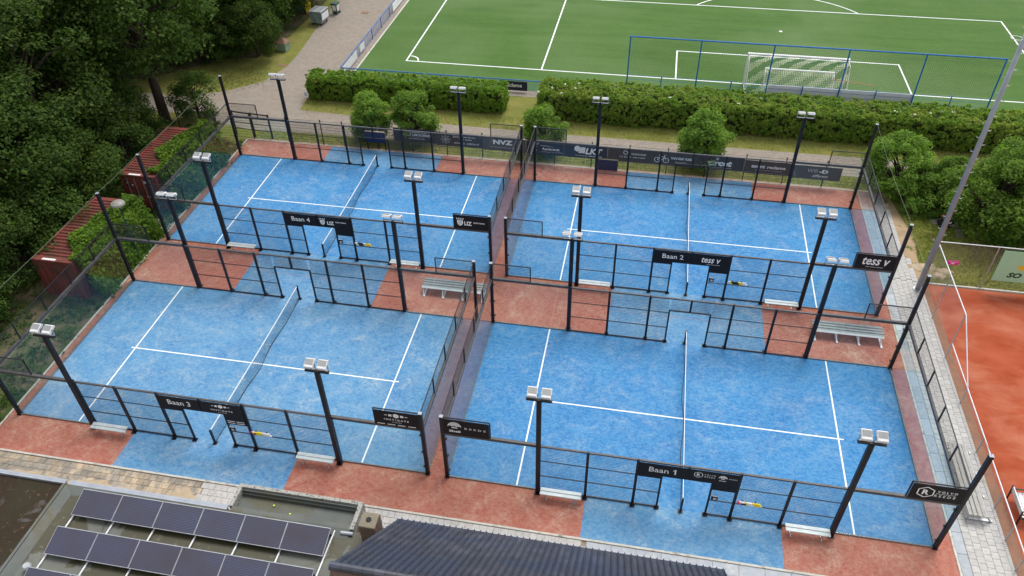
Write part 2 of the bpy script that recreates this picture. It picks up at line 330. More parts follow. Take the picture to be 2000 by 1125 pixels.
def leaves_mesh(name, C, N, size, mat, ratio=.6, jitter=.5):
    C = np.asarray(C, float); n = len(C); N = np.asarray(N, float)+rng.normal(0, jitter, (n, 3)); N /= np.linalg.norm(N, axis=1, keepdims=True)+1e-9
    T = np.cross(N, rng.normal(0, 1, (n, 3))); T /= np.linalg.norm(T, axis=1, keepdims=True)+1e-9; B = np.cross(N, T)
    s = (size*rng.uniform(.65, 1.35, n))[:, None]; V = np.empty((n, 4, 3))
    V[:, 0] = C-T*s*.5; V[:, 1] = C+B*s*.5*ratio+N*s*.08; V[:, 2] = C+T*s*.5-N*s*.1; V[:, 3] = C-B*s*.5*ratio+N*s*.08
    me = bpy.data.meshes.new(name); me.vertices.add(n*4); me.vertices.foreach_set('co', V.ravel().astype(np.float32))
    me.loops.add(n*4); me.loops.foreach_set('vertex_index', np.arange(n*4, dtype=np.int32)); me.polygons.add(n)
    me.polygons.foreach_set('loop_start', np.arange(0, n*4, 4, dtype=np.int32))
    me.materials.append(MATS[mat]); me.update(calc_edges=True); me.validate(); return me
def sheet(name, pts, z, mat, kind='structure', sub=None):
    o = MB().poly([(x, y, z) for x, y in pts]).build(name, mat)
    return struct(o, kind) if kind else o
def rect(x0, x1, y0, y1): return [(x0, y0), (x1, y0), (x1, y1), (x0, y1)]

# ================================================================== SETTING
sheet('ground', rect(-400, 400, -200, 500), -.040, 'grass_ground')
sheet('woodland_floor', [(-90, -30), (-21.4, -30), (-21.4, 24.6), (-26.5, 26.2), (-30, 27.2), (-90, 27.0)], -.034, 'dirt')
sheet('woodland_floor', [(-90, 33.6), (-34, 33.8), (-29.5, 38.6), (-26.6, 39.2), (-25.6, 44), (-25.4, 52), (-26, 90), (-90, 90)], -.034, 'dirt')
road_pts = [(-90, 27.6), (-31, 28.6), (-27.2, 29.2), (-24.2, 27.9), (-21.4, 27.35), (-17.5, 27.6), (-5, 27.75), (60, 27.9), (60, 30.4), (-2, 30.35), (-13.5, 30.6), (-19.35, 30.9), (-19.5, 33), (-19.2, 36.4), (-18.1, 36.4), (-18.1, 95), (-25.2, 95), (-24.4, 53), (-23.85, 46), (-23.4, 41), (-23.35, 38), (-24.2, 35), (-26.4, 33), (-29, 31.7), (-34, 31.6), (-90, 31.4)]
sheet('brick_road', road_pts, -.028, 'brick_paving')
sheet('pitch_apron', [(-18.1, 35.7), (60, 35.7), (60, 36.75), (-17.3, 36.75), (-17.3, 95), (-18.1, 95)], -.024, 'brick_paving')
pitch = sheet('football_pitch', rect(-17.3, 70, 36.75, 100), -.018, 'pitch')
def mark(name, m, parent, mat='line_white'): return m.build(name, mat, parent)
zl = -.013
for nm, r in (('goal_line', (-13.76, 60, 40.56, 40.68)), ('touch_line', (-13.76, -13.64, 40.68, 95)), ('penalty_line', (-2.18, -2.06, 40.68, 56.82)), ('penalty_line', (37.52, 37.64, 40.68, 56.82)), ('penalty_line', (-2.18, 37.64, 56.82, 56.94)),
              ('goal_area_line', (8.76, 8.88, 40.68, 46.0)), ('goal_area_line', (26.78, 26.90, 40.68, 46.0)), ('goal_area_line', (8.76, 26.90, 46.0, 46.12))):
    x0, x1, y0, y1 = r; mark(nm, MB().quad((x0, y0, zl), (x1, y0, zl), (x1, y1, zl), (x0, y1, zl)), pitch)
def arc_flat(cx, cy, r, a0, a1, w=.12, k=24):
    m = MB()
    for i in range(k):
        a = a0+(a1-a0)*i/k; b = a0+(a1-a0)*(i+1)/k
        m.quad((cx+(r-w)*math.cos(a), cy+(r-w)*math.sin(a), zl), (cx+r*math.cos(a), cy+r*math.sin(a), zl), (cx+r*math.cos(b), cy+r*math.sin(b), zl), (cx+(r-w)*math.cos(b), cy+(r-w)*math.sin(b), zl))
    return m
mark('corner_arc', arc_flat(-13.64, 40.68, 1.0, 0.04, PI/2-.04, k=10), pitch)
aa = math.acos(5.35/9.15); mark('penalty_arc', arc_flat(17.83, 51.65, 9.15, PI/2-aa, PI/2+aa), pitch)
mark('penalty_spot', arc_flat(17.83, 51.65, .15, 0, 2*PI, .149, 12), pitch)
struct(MB().box(-17.42, -17.3, 36.75, 95, -.06, .02).build('pitch_kerb', 'kerb_pale'))
# sandy earth beside the courts, clay court
sheet('sand_strip', [(21.0, 26.0), (20.9, 26.35), (-21.2, 26.35), (-21.3, 26.06), (20.6, 26.06), (20.7, 25.6)], -.012, 'sandy_soil')
sheet('sandy_strip', [(22.75, 17.35), (23.3, 17.6), (23.1, 19.2), (23.35, 21.3), (22.95, 23.6), (22.6, 26.1), (21.2, 26.2), (21.2, 17.3)], -.030, 'sandy_soil')
sheet('clay_edge', rect(22.86, 23.75, -8, 17.05), -.016, 'clay_edge')
sheet('clay_court', [(23.35, -8), (60, -8), (60, 16.9), (23.2, 17.0)], -.011, 'clay')
struct(MB().box(23.0, 60, 17.05, 17.15, -.05, .05).build('clay_kerb', 'kerb_pale'))
# ---- the artificial turf under the four padel courts
DX, DY = -20.88, 13.92
CN = {1: 'the front right court', 2: 'the back right court', 3: 'the front left court', 4: 'the back left court'}; NW = {1: 'one', 2: 'two', 3: 'three', 4: 'four'}
COURTS = {1: (0, 0), 2: (0, DY), 3: (DX, 0), 4: (DX, DY)}
base = sheet('turf_surround', rect(-21.32, 20.70, -2.0, 26.0), 0.0, 'turf_red')
for n, (ox, oy) in COURTS.items():
    f = sheet('court_surface', rect(ox+.02, ox+19.98, oy+.02, oy+9.98), .004, 'turf_blue_worn' if n == 3 else 'turf_blue')
    for nm, r in (('service_line', (3.05-.035, 3.05+.035, .03, 9.97)), ('service_line', (16.95-.035, 16.95+.035, .03, 9.97)), ('centre_line', (2.82, 3.012, 4.966, 5.034)), ('centre_line', (3.088, 16.912, 4.966, 5.034)), ('centre_line', (16.988, 17.18, 4.966, 5.034))):
        x0, x1, y0, y1 = r; mark(nm, MB().quad((ox+x0, oy+y0, .0085), (ox+x1, oy+y0, .0085), (ox+x1, oy+y1, .0085), (ox+x0, oy+y1, .0085)), f)
    for (y0, y1) in (((-2.0, .016) if oy == 0 else (-1.94, .016)), ((9.984, 11.96) if oy == 0 else (9.984, 12.05))):
        o = MB().quad((ox+6.02, oy+y0, .004), (ox+14.05, oy+y0, .004), (ox+14.05, oy+y1, .004), (ox+6.02, oy+y1, .004)).build('entrance_pad', 'turf_blue_worn', f)
for x0, x1, y0, y1 in ((-22, 20.82, -2.10, -2.0), (20.70, 20.80, -2.0, 26.0), (-21.42, -21.32, -2.0, 26.0), (-21.42, 20.80, 26.0, 26.08)):
    struct(MB().bevbox(x0, x1, y0, y1, -.1, .035, .012).build('kerb', 'kerb_pale'))
# ---- paved strip along the right side
def piece_mesh(key, sx, sy, mat, h=.05, b=.008):
    return cached(key, lambda: MB().bevbox(-sx/2, sx/2, -sy/2, sy/2, -h, 0, b).mesh('paver', mat))
def lay(parent, name, me, x, y, z=0, tilt=.006):
    o = place(me, name, parent, (x, y, z+random.uniform(-.003, .003)), rot=(random.uniform(-tilt, tilt), random.uniform(-tilt, tilt), random.choice((0, PI))+random.uniform(-.008, .008))); return o
side = sheet('side_path', rect(20.80, 22.86, -8, 17.4), -.030, 'joint_pale')
pm = piece_mesh('p30', .292, .292, 'paver_white'); rest = MB(); cnt = 0
for i in range(5):
    y = -1.9+(.15 if i % 2 else 0)
    while y < 17.2:
        x = 21.37+i*.30
        if y < 14.6 and cnt < 290: lay(side, 'paver', pm, x, y); cnt += 1
        else:
            z = random.uniform(-.004, .003); rest.bevbox(x-.146, x+.146, y-.146, y+.146, -.05, z, .008)
        y += .30
o = rest.build('paver_field', 'paver_white', side); o['kind'] = 'stuff'
rest = MB(); y = -1.9
while y < 17.2: rest.bevbox(22.725, 22.855, y-.046, y+.046, -.05, random.uniform(-.002, .004), .006); y += .10
o = rest.build('kerb_bricks', 'paver_white', side); o['kind'] = 'stuff'
sm = piece_mesh('slab', .375, .99, 'slab_bluegrey'); y = -1.6
while y < 26: lay(side if y < 17 else side, 'slab', sm, 21.01, y); y += 1.0
sheet('drain_bed', rect(20.80, 22.0, 17.4, 26.1), -.026, 'joint_pale')
o = MB()
for i in range(60): o.box(20.83, 21.18, 12.9+i*.03, 12.918+i*.03, -.01, .008)
o.build('drain_grate', 'galv', side)
# far end of the paving: older, patchy pavers running up to the back fence
oldp = MB()
for i in range(5):
    y = 17.35+(.15 if i % 2 else 0)
    while y < 25.9:
        x = 21.37+i*.3
        if x < 22.62-max(0, y-19)*.07+random.uniform(-.12, .12): oldp.bevbox(x-.146, x+.146, y-.146, y+.146, -.05, random.uniform(-.012, .0), .008)
        y += .3
struct(oldp.build('old_paving', 'paver_white'), 'stuff')
# ---- paved strip along the front, below the club house
front = sheet('front_path', rect(-24, 22.86, -9, -2.1), -.034, 'joint_dark')
fs = piece_mesh('p30s', .290, .290, 'paver_sandy'); fsr = MB()
n = 0
for r in range(8):
    for k in range(48):
        x = -22.6+k*.3+(.15 if r % 2 else 0); y = -2.27-r*.3
        if x > -10.4: continue
        if r < 6 and n < 200: lay(front, 'paver', fs, x, y, -.006, .012); n += 1
        else: fsr.bevbox(x-.145, x+.145, y-.145, y+.145, -.05, -.006, .008)
fsr.build('paver_field', 'paver_sandy', front)['kind'] = 'stuff'
# drifted sand on the old pavers
def sand_heap(name, pts, h):
    m = MB(); 
    for (cx, cy, rx, ry) in pts:
        ang = [2*PI*i/16 for i in range(16)]; jr = [random.uniform(.7, 1.2) for _ in ang]
        ringp = [(cx+rx*j*math.cos(a), cy+ry*j*math.sin(a), -.012) for a, j in zip(ang, jr)]; mid = [(cx+.5*(x-cx), cy+.5*(yy-cy), h*random.uniform(.7, 1)-.004) for x, yy, z in ringp]
        for i in range(16):
            j = (i+1) % 16; m.quad(ringp[i], ringp[j], mid[j], mid[i]); m.poly([mid[i], mid[j], (cx, cy, h)])
    return struct(m.build(name, 'sand', smooth=True), 'stuff')
sand_heap('drifted_sand', [(-11.1+random.uniform(-.3, .4), -3.3+random.uniform(-.5, .4), .7, .55) for _ in range(5)]+[(random.uniform(-20, -11.2), -3.5+random.uniform(-.5, .5), random.uniform(.3, .9), random.uniform(.12, .34)) for _ in range(60)], .012)
fw = piece_mesh('p30w', .292, .292, 'paver_white'); n = 0; fwr = MB()
for r in range(9):
    for k in range(56):
        x = -10.25+k*.3+(.15 if r % 2 else 0); y = -2.26-r*.3
        if x > 6.1: continue
        if (r < 4 and n < 230): lay(front, 'paver', fw, x, y, 0, .004); n += 1
        else: fwr.bevbox(x-.146, x+.146, y-.146, y+.146, -.05, -.002, .008)
fwr.build('paver_field', 'paver_white', front)['kind'] = 'stuff'
fg = piece_mesh('slabf', .99, .49, 'slab_bluegrey')
for r in range(4):
    for k in range(15): lay(front, 'slab', fg, 6.8+k*1.0, -2.36-r*.5, 0, .003)

# ================================================================== PADEL COURT ENCLOSURES
def wires(w, h, sx, sz, t, axis):
    m = MB(); nx = int(round(w/sx)); nz = int(round(h/sz))
    def strip(a0, a1, z0, z1):
        if axis == 'x':
            for (p, q) in (((a0, -t/2, z0), (a1, t/2, z1)),): 
                x0, y0, zz0 = p; x1, y1, zz1 = q
                if a1-a0 < z1-z0:
                    m.quad((x0,y0,zz0),(x1,y0,zz0),(x1,y0,zz1),(x0,y0,zz1)); m.quad((x1,y0,zz0),(x1,y1,zz0),(x1,y1,zz1),(x1,y0,zz1)); m.quad((x1,y1,zz0),(x0,y1,zz0),(x0,y1,zz1),(x1,y1,zz1)); m.quad((x0,y1,zz0),(x0,y0,zz0),(x0,y0,zz1),(x0,y1,zz1))
                else:
                    m.quad((x0,y0,zz0),(x1,y0,zz0),(x1,y0,zz1),(x0,y0,zz1)); m.quad((x0,y0,zz1),(x1,y0,zz1),(x1,y1,zz1),(x0,y1,zz1)); m.quad((x1,y1,zz0),(x0,y1,zz0),(x0,y1,zz1),(x1,y1,zz1)); m.quad((x0,y1,zz0),(x1,y1,zz0),(x1,y0,zz0),(x0,y0,zz0))
    for i in range(1, nx): strip(w*i/nx-t/2, w*i/nx+t/2, 0, h)
    for i in range(1, nz): strip(0, w, h*i/nz-t/2, h*i/nz+t/2)
    return m
def wire_mesh(w, h): return cached(('wm', round(w, 3), round(h, 3)), lambda: wires(w, h, .05, .1, .0065, 'x').mesh('mesh_panel', 'wire_black'))
def bar_mesh(kind, l, a, b, mat): 
    # unit bars centred on their axis start: 'x' along x, 'y' along y, 'z' upwards
    def fn():
        m = MB()
        if kind == 'x': m.box(0, l, -a/2, a/2, -b/2, b/2)
        elif kind == 'y': m.box(-a/2, a/2, 0, l, -b/2, b/2)
        else: m.box(-a/2, a/2, -b/2, b/2, 0, l)
        return m.mesh('bar', mat)
    return cached((kind, round(l, 3), a, b, mat), fn)
glass_x = cached('gx', lambda: MB().box(.006, 1.994, -.006, .006, .06, 2.96).mesh('glass_panel', 'court_glass'))
glass_y = cached('gy', lambda: MB().box(-.006, .006, .006, 1.994, .06, 2.96).mesh('glass_panel', 'court_glass'))
plate = cached('plate', lambda: MB().box(-.11, .11, -.11, .11, .004, .022).box(-.012, .012, -.09, .09, .022, .12).box(-.09, .09, -.012, .012, .022, .12).mesh('base_plate', 'frame_black'))
plate_g = cached('plateg', lambda: MB().box(-.1, .1, -.1, .1, .004, .02).tube((-.07, -.07, .02), (-.07, -.07, .04), .012).tube((.07, -.07, .02), (.07, -.07, .04), .012).mesh('base_plate', 'galv'))
clampm = cached('clamp', lambda: MB().box(-.05, .05, -.05, .05, -.02, .02).box(-.012, .012, -.07, .07, -.012, .012).mesh('glass_clamp', 'frame_black'))
def enclosure(n):
    ox, oy = COURTS[n]; e = empty('padel_court_enclosure', (ox, oy, .004))
    tag(e, f"black steel, glass and wire mesh enclosure round {CN[n]}", 'court enclosure', 'padel court enclosures')
    X = lambda nm, l, a, b, x, y, z, mat='frame_black': place(bar_mesh('x', l, a, b, mat), nm, e, (x, y, z))
    Y = lambda nm, l, a, b, x, y, z, mat='frame_black': place(bar_mesh('y', l, a, b, mat), nm, e, (x, y, z))
    Z = lambda nm, l, a, b, x, y, z=0, mat='frame_black': place(bar_mesh('z', l, a, b, mat), nm, e, (x, y, z))
    right = n in (1, 2)
    for sy, s in ((0.0, -1), (10.0, 1)):
        for cx in (0.0, 20.0):
            tall = (cx == 20.0) == right
            Z('corner_post', 5.9 if tall else 4.0, .15, .14, cx, sy)
            place(cached(('cap', tall), lambda: MB().box(-.08, .08, -.075, .075, 0, .02).mesh('post_cap', 'mast_grey')), 'post_cap', e, (cx, sy, 5.9 if tall else 4.0))
            place(plate, 'base_plate', e, (cx, sy, 0))
            d = .11 if cx == 0 else -.11
            for z in (.5, 1.5, 2.6): place(clampm, 'glass_clamp', e, (cx+d, sy, z))
        # glass bays
        for x in (0, 2, 16, 18): place(glass_x, 'glass_panel', e, (x, sy, 0))
        for x0 in (.055, 16.06): 
            X('glass_beam', 3.845, .12, .14, x0+.02, sy, 2.99, 'rail_sky_sheen'); X('glass_sill', 3.845, .05, .05, x0+.02, sy, .03, 'sill_grey')
        # raised corner meshes up to four metres
        for x0, up in ((0.055, 2.0), (18.0, 18.0)):
            X('corner_rail', 1.945, .04, .04, x0, sy, 3.97); Z('corner_upright', .92, .05, .04, up, sy, 3.05)
            place(wire_mesh(1.93, .90), 'mesh_panel', e, (x0+.01, sy, 3.05))
        # posts of the mesh side
        for x in (4.0, 16.0): Z('main_post', 3.06, .13, .10, x, sy)
        for x in (6.0, 8.0, 12.0, 14.0): Z('post', 3.0, .115, .08, x, sy); place(plate, 'base_plate', e, (x, sy+s*.09, 0))
        for x in (9.0, 11.0): Z('door_post', 2.16, .08, .07, x, sy); place(plate, 'base_plate', e, (x, sy+s*.03, 0))
        Z('lintel_post', .78, .10, .08, 10.0, sy, 2.2); X('door_lintel', 2.06, .06, .06, 8.97, sy, 2.19)
        for x0, x1 in ((4.07, 5.94), (6.06, 7.94), (8.06, 9.945), (10.055, 11.94), (12.06, 13.94), (14.06, 15.93)):
            X('top_rail', x1-x0, .075, .07, x0, sy, 2.965, 'rail_sky_sheen')
        for x0, x1 in ((4.07, 5.94), (6.06, 7.94), (8.06, 8.955), (11.045, 11.94), (12.06, 13.94), (14.06, 15.93)):
            X('bottom_rail', x1-x0, .05, .05, x0, sy, .05); X('mid_rail', x1-x0, .03, .03, x0, sy, 1.02); X('mid_rail', x1-x0, .03, .03, x0, sy, 2.02)
            place(wire_mesh(x1-x0, 2.87), 'mesh_panel', e, (x0, sy, .07))
        for x0, x1 in ((9.03, 9.96), (10.04, 10.97)): place(wire_mesh(x1-x0, .72), 'mesh_panel', e, (x0, sy, 2.22))
    for cx in (0.0, 20.0):
        for y in (0, 2, 4, 6, 8): place(glass_y, 'glass_panel', e, (cx, y, 0)); place(cached('wmy', lambda: wires(1.9, .90, .05, .1, .0035, 'x').mesh('mesh_panel', 'wire_black')), 'mesh_panel', e, (cx, y+.05, 3.06), PI/2)
        Y('glass_beam', 9.84, .11, .14, cx, .08, 2.99, 'rail_sky_sheen'); Y('end_rail', 9.84, .035, .035, cx, .08, 3.975); Y('glass_sill', 9.84, .05, .05, cx, .08, .03, 'sill_grey')
        for y in (2, 4, 6, 8): Z('end_upright', .92, .06, .05, cx, y, 3.05)
    return e
for n in COURTS: enclosure(n)
# nets
def net_proto():
    m = MB(); t = .0055
    for i in range(1, 222): 
        y = i*.045; zt = .88-.04*math.sin(PI*y/10); m.quad((0, y-t/2, .03), (0, y+t/2, .03), (0, y+t/2, zt), (0, y-t/2, zt))
    for k in range(1, 19):
        for j in range(10): 
            y0, y1 = j*1.0, j*1.0+1; z0 = .03+k*.045-.04*k/19*math.sin(PI*y0/10); z1 = .03+k*.045-.04*k/19*math.sin(PI*y1/10)
            m.quad((0, y0, z0-t/2), (0, y1, z1-t/2), (0, y1, z1+t/2), (0, y0, z0+t/2))
    b = MB(); lo = MB()
    for j in range(20):
        y0, y1 = j*.5, j*.5+.5; z0 = .88-.04*math.sin(PI*y0/10); z1 = .88-.04*math.sin(PI*y1/10)
        b.bar((0, y0, z0), (0, y1, z1), .022, .065)
        x0 = .07*math.sin(y0*1.7)*math.sin(PI*y0/10); x1 = .07*math.sin(y1*1.7)*math.sin(PI*y1/10); lo.bar((x0, y0, .035), (x1, y1, .035), .02, .02)
    p = MB().box(-.04, .04, -.04, .04, 0, .92).box(-.1, .1, -.1, .1, .004, .02)
    return m.mesh('net_mesh', 'net_black'), b.mesh('net_tape', 'sign_white'), lo.mesh('bottom_cord', 'net_black'), p.mesh('net_post', 'frame_black')
NM = net_proto()
for n, (ox, oy) in COURTS.items():
    r = tag(empty('padel_net', (ox+10, oy, .006)), f"black padel net with white top tape across {CN[n]}", 'net', 'padel nets')
    place(NM[0], 'net_mesh', r); place(NM[1], 'net_tape', r); place(NM[2], 'bottom_cord', r)
    place(NM[3], 'net_post', r, (0, -.05, 0)); place(NM[3], 'net_post', r, (0, 10.05, 0))
# floodlight masts
def mast_proto():
    pole = MB().box(-.095, .095, -.075, .065, 0, 5.86).box(-.14, .14, -.14, .14, .004, .024)
    for s in (-1, 1): pole.quad((s*.02, -.06, .024), (s*.02, -.17, .024), (s*.02, -.06, .28), (s*.02, -.06, .28))
    bar = MB().box(-.50, .50, -.06, .06, 5.86, 5.93)
    h = MB(); w, dp, t = .19, .20, .075
    h.bevbox(-w, w, -dp, dp, -t, t, .03).box(-w, w, dp*.15, dp+.03, -t*.9, -t*.25)
    f = MB()
    f.box(-w+.03, w-.03, -dp*.35, dp-.03, t, t+.006)
    for i in range(9): f.box(-w+.03+i*.040, -w+.042+i*.040, -dp*.34, dp-.035, t+.006, t+.024)
    g = MB().box(-w+.02, w-.02, -dp+.03, dp-.03, -t-.006, -t)
    br = MB().box(-w-.02, -w-.005, -.03, .03, -.31, .02).box(w+.005, w+.02, -.03, .03, -.31, .02).box(-w-.02, w+.02, -.03, .03, -.31, -.295)
    return pole.mesh('pole', 'frame_black'), bar.mesh('crossbar', 'frame_black'), h.mesh('floodlight', 'lamp_white'), f.mesh('cooling_fins', 'lamp_fins'), g.mesh('lens', 'lamp_fins'), br.mesh('bracket', 'galv')
LM = mast_proto()
for n, (ox, oy) in COURTS.items():
    for sy, wy in ((-.13, 'front'), (10.13, 'back')):
        for mx_, wx in ((4.0, 'left'), (16.0, 'right')):
            r = tag(empty('floodlight_mast', (ox+mx_, oy+sy, .004), 0 if sy < 0 else PI), f"black mast with two white floodlights at the {wy} {wx} of {CN[n]}", 'floodlight', 'twin floodlight masts round the courts')
            place(LM[0], 'pole', r); place(LM[1], 'crossbar', r)
            for s in (-1, 1):
                fl = place(LM[2], 'floodlight', r, (s*.27, .05, 6.24), rot=(math.radians(24), 0, 0))
                place(LM[3], 'cooling_fins', fl); place(LM[4], 'lens', fl); place(LM[5], 'bracket', fl, rot=(math.radians(-24), 0, 0))
# benches along the front of each court
def bench_proto():
    s1 = MB().bevbox(-.87, .87, -.085, .085, .40, .44, .01)
    lg = MB().box(-.02, .02, -.16, .16, .36, .40).box(-.02, .02, -.02, .02, .01, .36).box(-.02, .02, -.18, .18, 0, .03)
    return s1.mesh('slat', 'bench_alu'), lg.mesh('leg', 'alu')
BM = bench_proto()
for n, (ox, oy) in COURTS.items():
    for bx, wx in ((5.0, 'left'), (15.0, 'right')):
        r = tag(empty('bench', (ox+bx, oy-.33, .004)), f"low grey slatted bench outside {CN[n]}, {wx} of its entrance", 'bench', 'benches in front of the court mesh')
        place(BM[0], 'slat', r, (0, -.095, 0)); place(BM[0], 'slat', r, (0, .095, 0)); place(BM[1], 'leg', r, (-.6, 0, 0)); place(BM[1], 'leg', r, (.6, 0, 0))
# ball pick-up tubes and notice boxes hung on the mesh
TUB = {1: [('cap_red', .10), ('tube_white', .20), ('grip_yellow', .08), ('tube_white', .22), ('grip_yellow', .32)], 2: [('tube_white', .06), ('grip_yellow', .1), ('rubber', .36), ('grip_yellow', .2), ('tube_white', .22)], 3: [('cap_red', .08), ('tube_white', .08), ('grip_yellow', .36), ('tube_white', .38)], 4: [('tube_white', .16), ('rubber', .32), ('tube_white', .1), ('grip_yellow', .34)]}
for n, (ox, oy) in COURTS.items():
    r = tag(empty('ball_collector', (ox+12.08, oy-.10, 1.30)), f"pair of coloured ball pick-up tubes hung on the mesh of {CN[n]}", 'ball collector', 'ball pick-up tubes on the court mesh')
    for k in range(2):
        x = 0
        for j, (mt, l) in enumerate(TUB[n]):
            mm = ('rubber' if (k == 1 and mt == 'tube_white' and j == 1) else mt); xx = x+(.07*k)
            MB().tube((xx, -.01*k, -.09*k), (xx+l-.004, -.01*k, -.09*k), .042, 8).build('tube_section', mm, r); x += l
    MB().box(.2, .24, .02, .09, -.16, .06).box(.7, .74, .02, .09, -.16, .06).build('bracket', 'frame_black', r)
    b = tag(empty('notice_box', (ox+11.2, oy-.06, 1.30)), f"small dark notice box beside the entrance of {CN[n]}", 'notice box', 'notice boxes by the entrances')
    MB().bevbox(-.13, .13, -.03, .0, -.14, .14, .01).build('case', 'sign_black', b)
    MB().box(-.05, .07, -.034, -.031, -.09, .02).build('plate', 'board_grey', b); MB().box(-.03, .05, -.037, -.0345, -.03, -.01).build('mark', 'sign_black', b); MB().box(-.12, .12, -.034, -.02, .118, .14).build('top_edge', 'lamp_white', b)

# ------------------------------------------------------------------ signs on the enclosures
def board(name, pts, ox, oy, label, group, y=-.062, loc=(0, 0, 0)):
    r = tag(empty(name, (ox+loc[0], oy+y, loc[2])), label, 'sign', group)
    m = flat([(x-loc[0], z-loc[2]) for x, z in pts], 0, .018); m.poly([(x-loc[0], .0005, z-loc[2]) for x, z in pts][::-1])
    m.build('board', 'sign_black', r); return r
YS = -.0195
def hexR(r, cx, cz, s):
    m = MB()
    P6 = [(cx+s*math.cos(PI/6+i*PI/3), cz+s*math.sin(PI/6+i*PI/3)) for i in range(6)]
    P6 = [(cx+(x-cx)*1.05, z) for x, z in P6]
    for i in range(6): seg2d(m, P6[i], P6[(i+1) % 6], s*.14, YS)
    m.build('emblem', 'sign_white', r); lettering(r, 'R', cx, YS, cz, s*.95, bold=.03)
def shell(r, cx, cz, s):
    m = MB(); 
    for i in range(7):
        a0 = math.radians(18+i*21-1); a1 = math.radians(18+(i+1)*21-5)
        rr = s*(1+.06*math.sin((i+.5)/7*PI))
        m.quad((cx+.2*s*math.cos(a0), YS, cz-.35*s+.3*s*math.sin(a0)), (cx+rr*math.cos(a0), YS, cz-.35*s+rr*1.1*math.sin(a0)), (cx+rr*math.cos(a1), YS, cz-.35*s+rr*1.1*math.sin(a1)), (cx+.2*s*math.cos(a1), YS, cz-.35*s+.3*s*math.sin(a1)))
    for i in range(14):
        a0 = PI*i/14*.94+.1; a1 = PI*(i+1)/14*.94+.1
        m.quad((cx+s*1.02*math.cos(a0), YS, cz-.35*s+s*1.08*math.sin(a0)), (cx+s*1.16*math.cos(a0), YS, cz-.35*s+s*1.24*math.sin(a0)), (cx+s*1.16*math.cos(a1), YS, cz-.35*s+s*1.24*math.sin(a1)), (cx+s*1.02*math.cos(a1), YS, cz-.35*s+s*1.08*math.sin(a1)))
    m.quad((cx-.55*s, YS, cz-.62*s), (cx+.55*s, YS, cz-.62*s), (cx+.42*s, YS, cz-.38*s), (cx-.42*s, YS, cz-.38*s))
    m.build('emblem', 'sign_white', r)
def instig(r, cx, cz, s):
    m = MB(); m.poly([(cx+s*math.cos(PI/6+i*PI/3), YS, cz+s*math.sin(PI/6+i*PI/3)) for i in range(6)])
    for d in (-1, 1):
        m.quad((cx+d*1.3*s, YS, cz-.5*s), (cx+d*2.3*s, YS, cz-.38*s), (cx+d*2.3*s, YS, cz+.38*s), (cx+d*1.3*s, YS, cz+.5*s)); m.quad((cx+d*2.7*s, YS, cz-.14*s), (cx+d*3.5*s, YS, cz-.12*s), (cx+d*3.5*s, YS, cz+.14*s), (cx+d*2.7*s, YS, cz+.14*s))
    m.build('emblem', 'sign_white', r)
def crest(r, cx, cz, s):
    m = MB(); m.poly([(cx+x*s, YS, cz+z*s) for x, z in ((-.55, .45), (-.62, -.2), (-.4, -.75), (0, -1.0), (.4, -.75), (.62, -.2), (.55, .45), (.2, .30), (0, .42), (-.2, .30))])
    for x0 in (-.75, -.25, .25, .75): m.poly([(cx+(x0*.75-.16)*s, YS, cz+.55*s), (cx+(x0*.75+.16)*s, YS, cz+.55*s), (cx+(x0*.95)*s, YS, cz+1.05*s)])
    m.build('emblem', 'sign_white', r)
    d = MB(); yy = YS-.003
    for a, b in (((-.35, .1), (-.1, -.02)), ((.35, .1), (.1, -.02)), ((-.4, -.3), (-.12, -.3)), ((.4, -.3), (.12, -.3)), ((-.2, -.6), (.2, -.6)), ((0, .0), (0, -.35))): seg2d(d, (cx+a[0]*s, cz+a[1]*s), (cx+b[0]*s, cz+b[1]*s), .09*s, yy)
    d.build('emblem_lines', 'sign_black', r)
LOW = {1: (2.06, 1.82), 2: (2.06, 1.78), 3: (2.06, 1.62), 4: (2.06, 1.72)}
KIND = {1: 'hexagon and shell emblems', 2: 'large white letters', 3: 'white hexagon emblem', 4: 'white crest emblem'}
